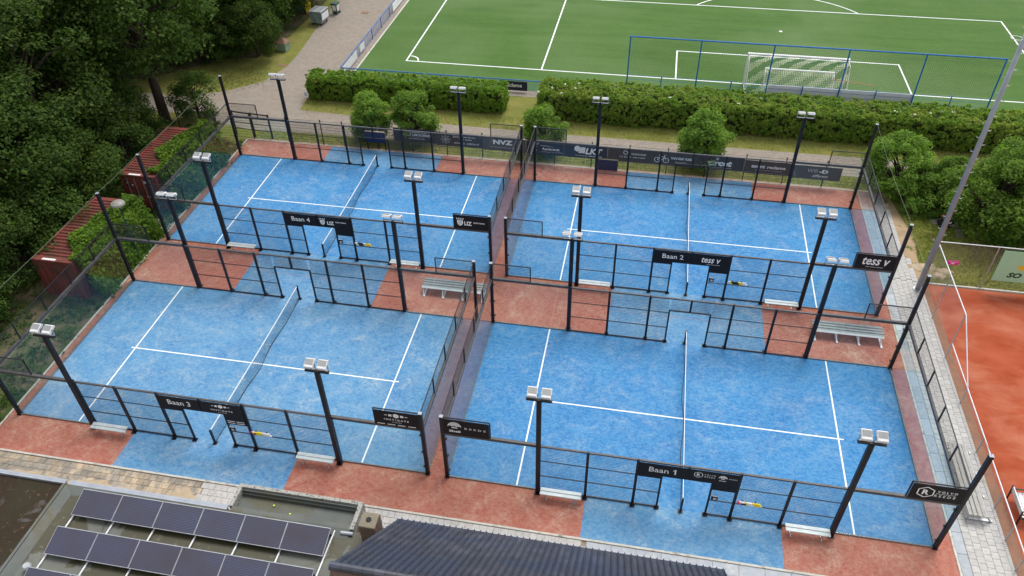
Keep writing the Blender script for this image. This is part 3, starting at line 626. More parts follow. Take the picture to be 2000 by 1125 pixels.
for n, (ox, oy) in COURTS.items():
    l, rr = LOW[n]
    a = board('court_number_sign', [(8.03, 2.94), (9.98, 2.94), (9.98, 2.225), (9.0, 2.225), (9.0, l), (8.03, l)], ox, oy, f'black board numbered Baan {NW[n]} above the entrance of {CN[n]}', 'court number signs', loc=(9, 0, 2))
    if n == 1:
        lettering(a, 'Baan', -.16, YS, .60, .30, bold=.005); flat([(.46, .45), (.515, .45), (.515, .75), (.475, .75), (.40, .69), (.40, .645), (.46, .685)], YS).build('numeral', 'sign_white', a)
    else: lettering(a, f'Baan {n}', .02, YS, .60, .30, bold=.005)
    s = board('sponsor_sign', [(10.02, 2.94), (11.97, 2.94), (11.97, rr), (11.02, rr), (11.02, 2.225), (10.02, 2.225)], ox, oy, f'board with {KIND[n]} above the entrance of {CN[n]}', 'sponsor boards above the entrances', loc=(11, 0, 2))
    if n == 1:
        hexR(s, -.62, .66, .17); lettering(s, 'V O L V O', -.18, YS, .72, .07); lettering(s, 'R E E D E', -.18, YS, .59, .07); shell(s, .33, .66, .15); lettering(s, 'Shell', .33, YS, .47, .05, bold=.02, width=.26); lettering(s, 'R E E D E', .72, YS, .64, .055)
    elif n == 2:
        lettering(s, 'tess v', 0, YS, .58, .34, bold=.016, width=.98, shear=.22); MB().box(-.2, .5, YS-.002, YS+.001, .30, .312).build('underline', 'sign_white', s)
    elif n == 3:
        instig(s, 0, .74, .12); lettering(s, 'I N S T I G A T E', 0, YS, .48, .085, bold=.02, width=1.0); lettering(s, 'S T U D I O S', 0, YS, .34, .045, width=.4)
        for k in range(2):
            for q in range(2): MB().box(.1+q*.42, .45+q*.44, YS-.002, YS+.001, -.18-.12*k, -.14-.12*k).build('text_line', 'sign_white', s)
    else:
        crest(s, -.68, .60, .24); lettering(s, 'LIZ', -.20, YS, .52, .24, bold=.035, width=.40); lettering(s, 'RESTOBAR', .42, YS, .62, .075, bold=.012, width=.62)
def corner_sign(n, x0, x1, label):
    ox, oy = COURTS[n]; return board('sponsor_sign', [(x0, 3.06), (x1, 3.06), (x1, 3.96), (x0, 3.96)], ox, oy, label, 'corner sponsor boards', loc=((x0+x1)/2, 0, 3.5))
s = corner_sign(1, 18.02, 19.93, 'black corner board with white hexagon emblem beside the tall front right post')
hexR(s, -.42, .02, .30); lettering(s, 'VOLVO', .32, YS, .13, .11, bold=.02, width=.70, space=1.6); MB().box(-.06, .62, YS-.002, YS+.001, .005, .02).build('underline', 'sign_white', s); lettering(s, 'R E E D E', .29, YS, -.12, .13, width=.74)
s = corner_sign(1, .07, 1.98, 'black corner board with white scallop shell emblem left on the front right court')
shell(s, -.48, .12, .25); lettering(s, 'Shell', -.48, YS, -.22, .13, bold=.04, width=.48); lettering(s, 'R E E D E', .38, YS, .02, .10, width=.88)
s = corner_sign(2, 18.02, 19.93, 'black corner board with large white letters, right on the back right court')
lettering(s, 'tess v', .02, YS, .06, .46, bold=.016, width=1.3, shear=.22); MB().box(-.40, -.22, YS-.002, YS+.001, -.31, -.28).box(-.18, .08, YS-.002, YS+.001, -.31, -.28).box(.12, .44, YS-.002, YS+.001, -.31, -.28).build('text_line', 'text_grey', s)
s = corner_sign(3, 18.02, 19.93, 'black corner board with white hexagon emblem, right on the front left court')
instig(s, 0, .22, .14); lettering(s, 'I N S T I G A T E', 0, YS, -.04, .095, bold=.02, width=1.05); lettering(s, 'S T U D I O S', 0, YS, -.19, .05, width=.4)
for q in range(4): MB().box(-.85+q*.44, -.52+q*.44, YS-.002, YS+.001, -.37, -.33).build('text_line', 'sign_white', s)
s = corner_sign(4, 18.02, 19.93, 'black corner board with white crest emblem, right on the back left court')
crest(s, -.60, .02, .27); lettering(s, 'LIZ', -.16, YS, -.06, .26, bold=.035, width=.42); lettering(s, 'RESTOBAR', .46, YS, .02, .085, bold=.012, width=.62)
# stay wires between the tall corner posts
def stay(name, pts, label, r=.007, mat='wire_stay'):
    return tag(MB().path(pts, r, 5).build(name, mat), label, 'wire', 'stay wires between the tall posts')
sag = lambda a, b, n, s: [tuple(Vector(a).lerp(Vector(b), i/n)-Vector((0, 0, s*math.sin(PI*i/n)))) for i in range(n+1)]
stay('stay_wire', sag((20, 0, 5.93), (20, 10, 5.93), 8, .35), 'thin slack wire between the two tall right posts of the front right court')
stay('stay_wire', sag((20, 10, 5.93), (20, 13.92, 5.93), 6, .1), 'short thin wire between the tall right posts of the two right courts')
stay('stay_wire', sag((20, 13.92, 5.93), (20, 23.92, 5.93), 8, .2), 'thin wire between the two tall right posts of the back right court')
stay('stay_wire', sag((DX, 0, 5.93), (DX, 10, 5.93), 8, .1), 'thin wire between the two tall left posts of the front left court')
stay('stay_wire', sag((DX, 10, 5.93), (DX, 13.92, 5.93), 6, .05), 'short thin wire between the tall left posts of the two left courts')
stay('stay_wire', sag((DX, 13.92, 5.93), (DX, 23.92, 5.93), 8, .1), 'thin wire between the two tall left posts of the back left court')

# ================================================================== BACK FENCE AND BANNERS
bf = tag(empty('wire_fence', (0, 26.2, -.03)), 'low black double-wire panel fence carrying the sponsor banners behind the courts', 'fence')
xs = [-26.6, -23.6, -20.9, -18.2, -15.6]+[-14.0+2.5*i for i in range(14)]+[24.4]
post_m = cached('bfp', lambda: MB().box(-.03, .03, -.03, .03, 0, 1.95).box(-.06, .06, -.035, .035, 1.95, 1.965).mesh('post', 'frame_black'))
def fence_wires(w, h, sx, zs, t=.006, mat='wire_black', tw=.004):
    m = MB(); nx = int(w/sx)
    for i in range(1, nx+1): x = w*i/(nx+1); m.box(x-tw/2, x+tw/2, -tw/2, tw/2, .05, h)
    for z in zs: m.box(0, w, -t, t, z-t, z+t)
    return m
for a, b in zip(xs, xs[1:]):
    place(post_m, 'post', bf, (a, 0, 0))
    place(cached(('fw', round(b-a, 2)), lambda: fence_wires(b-a-.06, 1.86, .10, [.1+.22*i for i in range(9)]).mesh('wire_panel', 'wire_black')), 'wire_panel', bf, (a+.03, 0, 0))
place(post_m, 'post', bf, (xs[-1], 0, 0))
def banner(x0, x1, z0, z1, mat, label):
    w = x1-x0; r = tag(empty('banner', ((x0+x1)/2, 26.135, (z0+z1)/2)), label, 'banner', 'sponsor banners on the back fence')
    m = MB(); nx = 12
    yy = [.012*math.sin(i*1.3+x0) for i in range(nx+1)]; h = (z1-z0)/2
    for i in range(nx):
        xa, xb = -w/2+w*i/nx, -w/2+w*(i+1)/nx
        m.quad((xa, yy[i], -h), (xb, yy[i+1], -h), (xb, yy[i+1], h), (xa, yy[i], h)); m.quad((xb, yy[i+1]+.004, -h), (xa, yy[i]+.004, -h), (xa, yy[i]+.004, h), (xb, yy[i+1]+.004, h))
    m.build('sheet', mat, r); MB().box(-w/2, -w/2+.025, -.022, .018, -h, h).build('hem', 'banner_grey', r); return r
YB = -.024
def bars(r, segs, z0, z1):
    m = MB()
    for a, c_ in segs: m.quad((a, YB, z0), (c_, YB, z0), (c_, YB, z1), (a, YB, z1))
    return m.build('small_print', 'text_grey', r)
b = banner(-10.25, -7.25, .86, 1.86, 'banner_black', 'black banner reading Vallei Limousines behind the back left court')
lettering(b, 'VALLEI LIMOUSINES', .1, YB, .06, .19, bold=.02, width=2.1); bars(b, [(-.45, -.15), (-.11, .3), (.34, .7)], -.25, -.2); bars(b, [(-.4, .75)], -.12, -.10)
m = MB()
for i in range(7): m.quad((-.62+i*.22, YB, .24), (-.44+i*.22, YB, .24), (-.44+i*.22, YB, .31-.002*i), (-.60+i*.22, YB, .31))
seg2d(m, (-.8, .36), (.85, .36), .03, YB); seg2d(m, (.85, .36), (1.2, .2), .03, YB); m.build('emblem', 'sign_white', b)
b = banner(-7.24, -3.95, .78, 1.78, 'banner_brown', 'dark banner with white star emblem and a web address')
m = MB()
for i in range(8): a = i*PI/4; seg2d(m, (-.95, 0), (-.95+.36*math.cos(a), .36*math.sin(a)), .035, YB); seg2d(m, (-.95+.2*math.cos(a), .2*math.sin(a)), (-.95+.3*math.cos(a+.39), .3*math.sin(a+.39)), .03, YB)
m.build('emblem', 'text_grey', b); lettering(b, 'BACK', -.1, YB, .27, .15, width=.6); bars(b, [(.3, .55), (.6, .85), (.9, 1.15)], .24, .30); bars(b, [(.0, .35), (.42, .9)], .05, .11); lettering(b, 'www.ba', .0, YB, -.2, .15, width=.75); lettering(b, 'odalou.nl', .95, YB, -.2, .15, width=.85)
b = banner(-3.94, -.95, .72, 1.72, 'banner_grey', 'grey banner with bold white initials and a painter’s name')
lettering(b, 'NVZ', -.1, YB, .18, .36, bold=.05, width=1.35); lettering(b, 'Schildersbedrijf van Zuijlen', 0, YB, -.22, .13, 'text_grey', width=2.0)
b = banner(-.94, 1.62, .72, 1.68, 'banner_navy', 'navy banner with white swoosh figure and small lettering')
m = MB(); ring2d(m, -.55, .08, .22, .30, YB, 12, .4*PI, 1.5*PI); ring2d(m, -.50, .34, 0, .09, YB, 10); 
for i in range(10): a, c_ = i/10, (i+1)/10; m.quad((-.3+1.1*a, YB, .24-.14*a*a), (-.3+1.1*c_, YB, .24-.14*c_*c_), (-.3+1.1*c_, YB, .21-.10*c_*c_), (-.3+1.1*a, YB, .17-.06*a*a))
m.build('emblem', 'text_grey', b); lettering(b, 'Rembrandt', .42, YB, -.03, .17, bold=.02, width=1.15); lettering(b, 'in bewegen & revalidatie', .5, YB, -.25, .1, 'text_grey', width=1.5)
b = banner(1.63, 4.55, .70, 1.66, 'banner_navy', 'navy banner with large slanted white initials left of the wide brown banner')
m = MB(); ring2d(m, -.55, .22, .0, .22, YB, 10); m.poly([(-.5, YB, -.1), (-.05, YB, -.1), (-.02, YB, .35), (-.3, YB, .36)]); m.build('emblem', 'sign_white', b)
lettering(b, 'LKT', .55, YB, .08, .46, bold=.04, width=1.15, shear=.2); lettering(b, 'leutscher', -.25, YB, -.28, .11, 'text_grey', width=.85); bars(b, [(.22, .5), (.54, .8), (.84, 1.1)], -.32, -.25)
b = banner(4.56, 10.42, .66, 1.62, 'banner_brown', 'wide brown banner with a white bicycle outline and shop lettering')
m = MB(); ring2d(m, -1.75, .26, .1, .17, YB, 12); m.build('emblem', 'text_grey', b); lettering(b, 'DE BRAM', -1.75, YB, -.06, .16, 'text_grey', width=.75); bars(b, [(-1.35+.075*i, -1.30+.075*i) for i in range(13)], .12, .26); bars(b, [(-1.25, -.95), (-.9, -.82), (-.76, -.45)], -.10, -.03)
m = MB(); bx, bz = .62, -.05
for s in (-.27, .30): ring2d(m, bx+s, bz-.02, .16, .20, YB, 18)
for p_, q_ in (((-.27, -.02), (-.08, .22)), ((-.08, .22), (.20, .22)), ((.20, .22), (.30, -.02)), ((-.08, .22), (0, -.04)), ((0, -.04), (.20, .22)), ((-.27, -.02), (0, -.04)), ((-.08, .22), (-.11, .32)), ((-.18, .33), (-.03, .33)), ((.20, .22), (.17, .36)), ((.17, .36), (.28, .36))): seg2d(m, (bx+p_[0], bz+p_[1]), (bx+q_[0], bz+q_[1]), .035, YB)
m.build('bicycle_emblem', 'sign_white', b); lettering(b, 'VAN DER VLIES', 1.9, YB, .12, .17, bold=.03, width=1.35); lettering(b, 'Tweewielers', 1.9, YB, -.16, .15, 'text_grey', width=.75, shear=.25)
b = banner(10.43, 13.42, .66, 1.62, 'banner_black', 'black banner with bold white lettering and radio wave arcs')
lettering(b, 'circet', -.05, YB, .04, .42, bold=.045, width=1.55, shear=.12); lettering(b, 'CREATIVE TELECOM NETWORKS', 0, YB, -.30, .08, 'text_grey', width=1.5)
m = MB(); [ring2d(m, -.38, .24, r_, r_+.03, YB, 6, .05*PI, .35*PI) for r_ in (.08, .15, .22)]; m.build('emblem', 'sign_white', b)
b = banner(13.43, 16.45, .62, 1.58, 'banner_brown', 'brown banner with bold white lettering right of the black banner with arcs')
lettering(b, 'axent', -.62, YB, .08, .22, bold=.03, width=.85); lettering(b, 'reclame', .52, YB, .08, .22, bold=.03, width=1.15); lettering(b, 'geeft reclame een gezicht', .1, YB, -.18, .12, 'text_grey', width=1.7)
b = banner(16.46, 19.5, .56, 1.52, 'banner_grey', 'grey banner with striped letters and handwritten word at the far right')
lettering(b, 'WIII', -.28, YB, .16, .26, 'text_grey', width=.62); lettering(b, '-D', .42, YB, .14, .26, bold=.05, width=.55); lettering(b, 'different', .28, YB, -.2, .2, width=.95, shear=.3)
# navy boards against the fence
for (x0, x1, z1, y, lab) in ((-12.3, -10.85, 1.5, 25.98, 'navy blue board with beige top edge, left, behind the back left court'), (3.98, 5.3, .80, 26.02, 'small navy blue board with beige top edge behind the back right court')):
    r = tag(empty('navy_board', ((x0+x1)/2, y, -.03)), lab, 'board', 'navy boards by the back fence'); w_ = (x1-x0)/2; zb = .72 if z1 > 1 else .03
    MB().box(-w_, w_, -.025, .025, zb, z1).build('panel', 'navy', r); MB().box(-w_, w_, -.03, .09, z1, z1+.04).build('top_edge', 'beige_edge', r)
    MB().box(-w_+.05, -w_+.11, .03, .09, 0, z1).box(w_-.11, w_-.05, .03, .09, 0, z1).build('support', 'frame_black', r)

# ================================================================== ALUMINIUM TEAM BENCHES
def team_bench(loc, rz, label, frames, wood='bench_alu', steel='galv_white'):
    r = tag(empty('spectator_bench', loc, rz), label, 'bench', 'aluminium spectator benches'); L = frames[-1]-frames[0]+.25; x0 = frames[0]-.12
    sl = cached(('tb', round(L, 2), wood), lambda: MB().bevbox(0, L, -.075, .075, -.02, .02, .006).mesh('plank', wood))
    for (y, z) in ((-.16, .45), (.03, .46), (.22, .47), (.41, .48)): place(sl, 'plank', r, (x0, y, z))
    place(cached(('fr', round(L, 2)), lambda: MB().bevbox(0, L, -.05, .05, -.02, .02, .006).mesh('seat_rail', steel)), 'seat_rail', r, (x0, -.27, .43), rot=(math.radians(40), 0, 0))
    for x in frames:
        m = MB(); m.bar((x+.05, -.60, .03), (x+.05, .45, .03), .10, .045); m.bar((x, -.52, .05), (x, -.22, .42), .05, .06); m.bar((x, -.25, .415), (x, .5, .43), .05, .04); m.bar((x, .40, .05), (x, .34, .42), .05, .05)
        m.build('support_frame', steel, r)
    return r
team_bench((-2.6, 11.95, .004), 0, 'aluminium spectator bench on red turf between the two left courts', [-1.62, -.54, .56, 1.66], 'plank_grey')
team_bench((18.15, 11.95, .004), 0, 'aluminium spectator bench on red turf between the two right courts', [-1.62, -.54, .54, 1.62], 'plank_grey')
team_bench((21.95, 3.35, .0), PI/2, 'aluminium spectator bench on the pale pavers right of the front right court', [-1.75, -.55, .6, 1.75], 'bench_old', 'galv')

# ================================================================== RIGHT-HAND SIDE: FENCE, MAST, CLAY COURT
cf = tag(empty('chain_link_fence', (22.85, 0, -.02)), 'grey tubular chain-link fence along the edge of the clay court', 'fence')
ys = [17.1, 14.2, 11.25, 8.2, 5.3, 2.4, .85, -.5, -2.6, -5]; hs_ = [2.9, 2.9, 2.9, 1.0, 1.0, 1.0, 1.0, 1.0, 1.0, 1.0]
for y, h in zip(ys, hs_): MB().tube((0, y, 0), (0, y, h), .032, 8).build('post', 'galv', cf)
def rail(a, b, rr=.026): MB().tube(a, b, rr, 8).build('rail', 'galv_white', cf)
for (i, j) in ((0, 1), (1, 2), (2, 3), (3, 4), (4, 5), (5, 6), (6, 7), (7, 8), (8, 9)): rail((0, ys[i], hs_[i]), (0, ys[j], hs_[j]))
rail((0, ys[2], 1.0), (0, ys[3], 1.0))
def clink(l, h, h2=None):
    m = MB(); s = .075; t = .0032; h2 = h if h2 is None else h2
    k = -h/s
    n = int((l+h)/s)
    for i in range(n+1):
        a = -h+i*s
        for d in (1, -1):
            # diagonals clipped to the rectangle
            u0, z0, u1, z1 = (a, 0, a+h, h) if d == 1 else (a, h, a+h, 0)
            if u0 < 0: z0 = z0+d*(0-u0); u0 = 0
            if u1 > l: z1 = z1-d*(u1-l); u1 = l
            if u1-u0 < .01: continue
            m.quad((u0, 0, z0-t), (u0, 0, z0+t), (u1, 0, z1+t), (u1, 0, z1-t))
    return m
for i in range(9):
    l = ys[i]-ys[i+1]; h = min(hs_[i], hs_[i+1])
    place(cached(('cl', round(l, 2), h), lambda: clink(l-.04, h-.05).mesh('mesh_panel', 'galv')), 'mesh_panel', cf, (0, ys[i+1]+.02, .03), PI/2)
for x in (3.05, 6.05, 9.05): MB().tube((x, 17.1, 0), (x, 17.1, 2.9), .032, 8).build('post', 'galv', cf)
rail((0, 17.1, 2.9), (12, 17.1, 2.9))
for x in (0, 3.05, 6.05): place(cached('cl17', lambda: clink(3.0, 2.82).mesh('mesh_panel', 'galv')), 'mesh_panel', cf, (x+.03, 17.1, .03))
mb = tag(empty('mint_banner', (28.2, 17.04, 1.73)), 'mint green banner with dark lettering and yellow shape on the clay court fence', 'banner')
MB().box(-2.0, 2.0, -.01, .01, -1.0, 1.0).build('sheet', 'mint', mb); lettering(mb, 'SO', -.98, -.014, -.55, .36, 'dark_text', bold=.05, width=.72, shear=.25)
m = MB(); ring2d(m, -.72, .10, 0, .30, -.0125, 18, PI*.95, PI*2.05); m.build('emblem', 'sun_yellow', mb)
ps = tag(empty('pink_sign', (23.98, 17.05, 1.62)), 'small bright pink sign with white print on the clay court fence', 'sign')
MB().bevbox(-.29, .29, -.012, .012, -.13, .13, .004).build('board', 'pink', ps)
MB().box(-.22, .22, -.0145, -.0125, .04, .065).box(-.08, .08, -.0145, -.0125, -.07, .0).build('print', 'sign_white', ps)
# tall light mast
tm = tag(empty('light_mast', (22.56, 16.49, 0)), 'tall tapered grey steel mast with climbing pegs at the corner of the clay court', 'mast')
MB().tube((0, 0, 0), (0, 0, 16.2), .15, 12, .095).build('pole', 'mast_grey', tm, smooth=True); MB().tube((0, 0, .0), (0, 0, .05), .26, 12).build('base_plate', 'galv', tm)
for k in range(34):
    z = 2.6+k*.38; s = 1 if k % 2 else -1; MB().tube((s*.10, 0, z), (s*.25, 0, z), .014, 5).tube((s*.25, 0, z), (s*.25, 0, z+.06), .014, 5).build('climbing_peg', 'galv', tm)
m = MB()
for i in range(16): a, c_ = 2*PI*i/16, 2*PI*(i+1)/16; m.tube((-.30+.24*math.cos(a), .24*math.sin(a), 14.3), (-.30+.24*math.cos(c_), .24*math.sin(c_), 14.3), .016, 5)
m.build('safety_hoop', 'galv_white', tm)
# bench on the clay
wb = tag(empty('park_bench', (23.62, 2.35, -.01), PI/2), 'white slatted bench with dark arm rests on the clay court', 'bench')
for k in range(3): MB().bevbox(-.62, .62, -.02-.17*k-.075, -.02-.17*k+.075, .43, .47, .008).build('seat_slat', 'lamp_white', wb)
for k in range(2): MB().bar((-.62, .14+.03*k, .60+.16*k), (.62, .14+.03*k, .60+.16*k), .035, .13).build('back_slat', 'lamp_white', wb)
for s in (-.64, .64): MB().bar((s, -.42, 0), (s, -.42, .64), .05, .05).bar((s, .12, 0), (s, .18, .86), .05, .05).bar((s, -.46, .65), (s, .16, .65), .06, .035).bar((s, -.42, .40), (s, .12, .40), .05, .04).build('arm_rest', 'frame_black', wb)
# slab pile half hidden under the big bush
sp = tag(empty('slab_pile', (25.5, 22.9, -.03)), 'pile of pale paving slabs and dark scrap under the big bush', 'slab pile')
for (x, y, z, sx, sy, rz_) in ((-.5, .35, .1, .75, .5, .3), (.25, .1, .22, .7, .5, -.3), (.55, -.65, .05, .45, .8, -.1), (.1, .5, .34, .6, .4, .6)):
    MB().bevbox(-sx/2, sx/2, -sy/2, sy/2, -.04, .04, .01).build('slab', 'slate', sp, (x, y, z), rot=(.05, -.06, rz_))
MB().box(-.5, .4, -.1, .4, 0, .3).build('scrap_box', 'rubber', sp, rz=.3); MB().tube((-.35, .5, .45), (.2, .6, .42), .08, 8).build('scrap_roll', 'orange', sp)

# ================================================================== FOOTBALL PITCH FURNITURE
pf = tag(empty('pitch_fence', (-17.95, 36.5, -.02)), 'low blue mesh fence running along the left side of the football pitch', 'fence')
for k in range(12):
    y = .2+k*2.6; MB().tube((0, y, 0), (0, y, .95), .035, 6).build('post', 'fence_blue', pf)
    place(cached('pfw', lambda: fence_wires(2.54, .9, .1, [.08, .28, .48, .68, .88], .008, 'fence_blue', .005).mesh('wire_panel', 'fence_blue')), 'wire_panel', pf, (0, y+.03, 0), PI/2)
MB().tube((0, 0, .96), (0, 31.4, .96), .035, 8).build('top_rail', 'fence_blue', pf)
def adboard(parent_loc, rz, w_, h, mat, label, txt=None):
    r = tag(empty('advertising_board', parent_loc, rz), label, 'advertising board', 'boards on the pitch fence'); MB().box(-w_/2, w_/2, -.015, .015, 0, h).build('panel', mat, r)
    if txt: lettering(r, txt, 0, -.018, h*.58, h*.42, bold=.02)
    else: MB().box(-w_*.4, w_*.3, -.018, -.016, h*.4, h*.52).box(-w_*.4, w_*.38, -.018, -.016, h*.66, h*.75).build('print', 'board_grey', r)
    return r
adboard((-17.88, 38.4, .12), PI/2, 3.6, .68, 'galv_white', 'pale board on the pitch fence nearest the hedge'); adboard((-17.88, 41.6, .2), PI/2, 1.1, .6, 'galv_white', 'small pale board in the middle of the pitch fence'); adboard((-17.88, 53.2, .12), PI/2, 5.2, .72, 'goal_white', 'white board at the far end of the pitch fence')
ef = tag(empty('pitch_fence', (-17.9, 36.5, -.02)), 'low blue rail fence behind the hedges at the near end of the pitch', 'fence')
for k in range(9):
    x = k*2.7+.2; MB().tube((x, 0, 0), (x, 0, .95), .035, 6).build('post', 'fence_blue', ef)
    place(cached('pfw2', lambda: fence_wires(2.64, .9, .1, [.08, .28, .48, .68, .88], .008, 'fence_blue', .005).mesh('wire_panel', 'fence_blue')), 'wire_panel', ef, (x+.03, 0, 0))
MB().tube((0, 0, .96), (23.0, 0, .96), .04, 8).build('top_rail', 'fence_blue', ef)
adboard((-3.7, 36.42, .1), 0, 2.2, .75, 'banner_navy', 'dark board reading reclame in the gap between the hedges', 'reclame')
bs = tag(empty('ball_stop_fence', (5.08, 36.5, -.02)), 'tall blue ball-stop fence of posts and netting behind the goal', 'fence')
for k in range(6):
    x = k*5.13; MB().tube((x, 0, 0), (x, 0, 5.0), .055, 8).build('post', 'fence_blue', bs)
    if k < 5:
        MB().tube((x+2.56, 0, 0), (x+2.56, 0, 2.12), .045, 6).build('half_post', 'fence_blue', bs)
        place(cached('bsw', lambda: fence_wires(5.02, 2.05, .14, [.1, .42, .74, 1.06, 1.38, 1.7, 2.02], .009, 'fence_blue', .005).mesh('wire_panel', 'fence_blue')), 'wire_panel', bs, (x+.055, 0, 0))
        place(cached('bsn', lambda: wires(5.0, 2.85, .14, .14, .006, 'x').mesh('netting', 'wire_black')), 'netting', bs, (x+.06, 0, 2.1))
MB().tube((-.05, 0, 5.02), (25.7, 0, 5.02), .055, 8).build('top_rail', 'fence_blue', bs)
for k in range(4): MB().box(-1.26, 1.26, -.02, .02, 0, 1.93).build('board_panel', 'board_grey', bs, (10.36+1.28+k*2.56, .08, .02))
def goal(name, loc, w_, h, d, top, label, strips):
    r = tag(empty(name, loc), label, 'goal', 'football goals'); rr = .09 if strips else .06
    f = MB(); f.tube((-w_/2, 0, 0), (-w_/2, 0, h), rr, 8).tube((w_/2, 0, 0), (w_/2, 0, h), rr, 8).tube((-w_/2-rr, 0, h), (w_/2+rr, 0, h), rr, 8); f.build('frame', 'goal_white', r)
    b = MB()
    for s in (-1, 1): b.tube((s*w_/2, 0, h-.05), (s*w_/2, -top, h-.12), .022, 6).tube((s*w_/2, -top, h-.12), (s*w_/2, -d, .03), .022, 6).tube((s*w_/2, 0, .03), (s*w_/2, -d, .03), .025, 6)
    b.tube((-w_/2, -d, .03), (w_/2, -d, .03), .025, 6); b.build('stay', 'goal_white', r)
    N = [MB(), MB()]; sp = .13; t = .024 if strips else .014
    L = math.hypot(d-top, h-.15); seq = [(0, h-.05), (-top, h-.12), (-d, .04)]
    ln = [0, top, top+L]
    def pt(s):
        if s <= top: q = s/top; return (0+(-top)*q, (h-.05)+(-.07)*q)
        q = min(1, (s-top)/L); return (-top+(top-d)*q, (h-.12)+(.16-h)*q)
    tot = top+L; ns = int(tot/sp); nx = int(w_/sp)
    for i in range(nx+1):
        x = -w_/2+w_*i/nx
        for j in range(ns):
            a, c_ = pt(tot*j/ns), pt(tot*(j+1)/ns); band = int(math.floor((x+j*sp*1.35+20)/.75)) % 2 if strips else 0
            N[band].quad((x-t/2, a[0], a[1]), (x+t/2, a[0], a[1]), (x+t/2, c_[0], c_[1]), (x-t/2, c_[0], c_[1]))
            if i < nx: N[band].quad((x, a[0], a[1]-t/2), (x+w_/nx, a[0], a[1]-t/2), (x+w_/nx, a[0]-.004, a[1]+t/2), (x, a[0]-.004, a[1]+t/2))
    for s in (-1, 1):
        x = s*w_/2
        for j in range(int(h/sp)):
            z = .05+j*sp; ye = -(d+(top-d)*z/h); N[0].quad((x, 0, z-t/2), (x, ye, z-t/2), (x, ye, z+t/2), (x, 0, z+t/2))
        for j in range(1, int(d/sp)):
            y = -j*sp; zt = h-.1 if -y < top else (h-.1)*(d+y)/(d-top); N[0].quad((x, y-t/2, .03), (x, y+t/2, .03), (x, y+t/2, zt), (x, y-t/2, zt))
    N[0].build('netting', 'net_white', r)['kind'] = 'stuff'
    if strips: N[1].build('green_netting', 'net_green', r)['kind'] = 'stuff'
goal('football_goal', (17.85, 40.62, -.015), 7.4, 2.5, 2.3, 1.0, 'large white football goal with white and green striped net', True)
goal('football_goal', (17.9, 39.15, -.015), 5.0, 2.05, 1.2, .5, 'smaller white goal standing behind the large goal', False)
pm_ = tag(empty('pipe_frame', (23.2, 38.6, -.02)), 'thin grey pipe frame with brown top bar right of the goals', 'frame'); MB().tube((0, 0, 0), (.1, 0, 1.5), .025, 6).build('upright', 'galv', pm_); MB().tube((.1, 0, 1.5), (-2.9, .4, 1.6), .02, 6).build('crossbar', 'orange', pm_); MB().tube((-2.9, .4, 0), (-2.9, .4, 1.6), .025, 6).build('upright', 'galv', pm_)

# ================================================================== ROAD SIDE THINGS
bn = tag(empty('waste_container', (-23.95, 47.3, -.02), -.12), 'large grey-green wheeled waste container at the edge of the brick road', 'waste container')
MB().poly([(-.5, -.62, .22), (.5, -.62, .22), (.62, -.7, 1.25), (-.62, -.7, 1.25)]).poly([(.5, -.62, .22), (.5, .62, .22), (.62, .7, 1.25), (.62, -.7, 1.25)]).poly([(.5, .62, .22), (-.5, .62, .22), (-.62, .7, 1.25), (.62, .7, 1.25)]).poly([(-.5, .62, .22), (-.5, -.62, .22), (-.62, -.7, 1.25), (-.62, .7, 1.25)]).poly([(-.5, .62, .22), (.5, .62, .22), (.5, -.62, .22), (-.5, -.62, .22)]).build('body', 'bin_teal', bn)
MB().bevbox(-.66, .0, -.74, .74, 1.25, 1.33, .03).build('lid', 'galv', bn); MB().bevbox(.01, .66, -.74, .74, 1.25, 1.35, .03).build('lid', 'galv', bn)
MB().quad((.63, -.6, .5), (.63, .6, .5), (.665, .64, 1.15), (.665, -.64, 1.15)).build('side_panel', 'board_grey', bn)
for sx in (-.42, .42):
    for sy in (-.52, .52): MB().tube((sx-.03, sy, .1), (sx+.03, sy, .1), .1, 10).box(sx-.02, sx+.02, sy-.02, sy+.02, .1, .24).build('wheel', 'rubber', bn)
def wheelie(loc, rz, mat, label, panel=None):
    r = tag(empty('wheelie_bin', loc, rz), label, 'wheelie bin', 'wheelie bins by the brick road')
    m = MB(); lo, hi = (-.22, .22, -.24, .24, .06), (-.29, .29, -.34, .34, 1.0)
    c = [(x, y, .06) for x, y in ((-.22, -.24), (.22, -.24), (.22, .24), (-.22, .24))]; t_ = [(x, y, 1.0) for x, y in ((-.29, -.34), (.29, -.34), (.29, .34), (-.29, .34))]
    for i in range(4): j = (i+1) % 4; m.quad(c[i], c[j], t_[j], t_[i])
    m.poly(c[::-1]); m.build('body', mat, r); MB().bevbox(-.31, .31, -.36, .38, 1.0, 1.08, .04).tube((-.25, .42, 1.0), (.25, .42, 1.0), .025, 6).build('lid', mat, r)
    for s in (-.25, .25): MB().tube((s-.03, .28, .1), (s+.03, .28, .1), .1, 10).build('wheel', 'rubber', r)
    if panel: MB().quad((-.16, -.265, .3), (.16, -.265, .3), (.2, -.335, .9), (-.2, -.335, .9)).build('front_panel', panel, r); MB().quad((.245, -.2, .3), (.245, .2, .3), (.296, .28, .9), (.296, -.28, .9)).build('side_panel', panel, r)
wheelie((-23.25, 49.7, -.02), -.1, 'bin_green', 'dark green wheelie bin with pale panels beside the waste container', 'lamp_white'); wheelie((-26.0, 49.5, -.03), .7, 'bin_yellow', 'bright yellow wheelie bin in front of the bushes'); wheelie((-26.9, 49.8, -.03), .4, 'pipe_blue', 'blue wheelie bin half hidden behind the yellow bin')
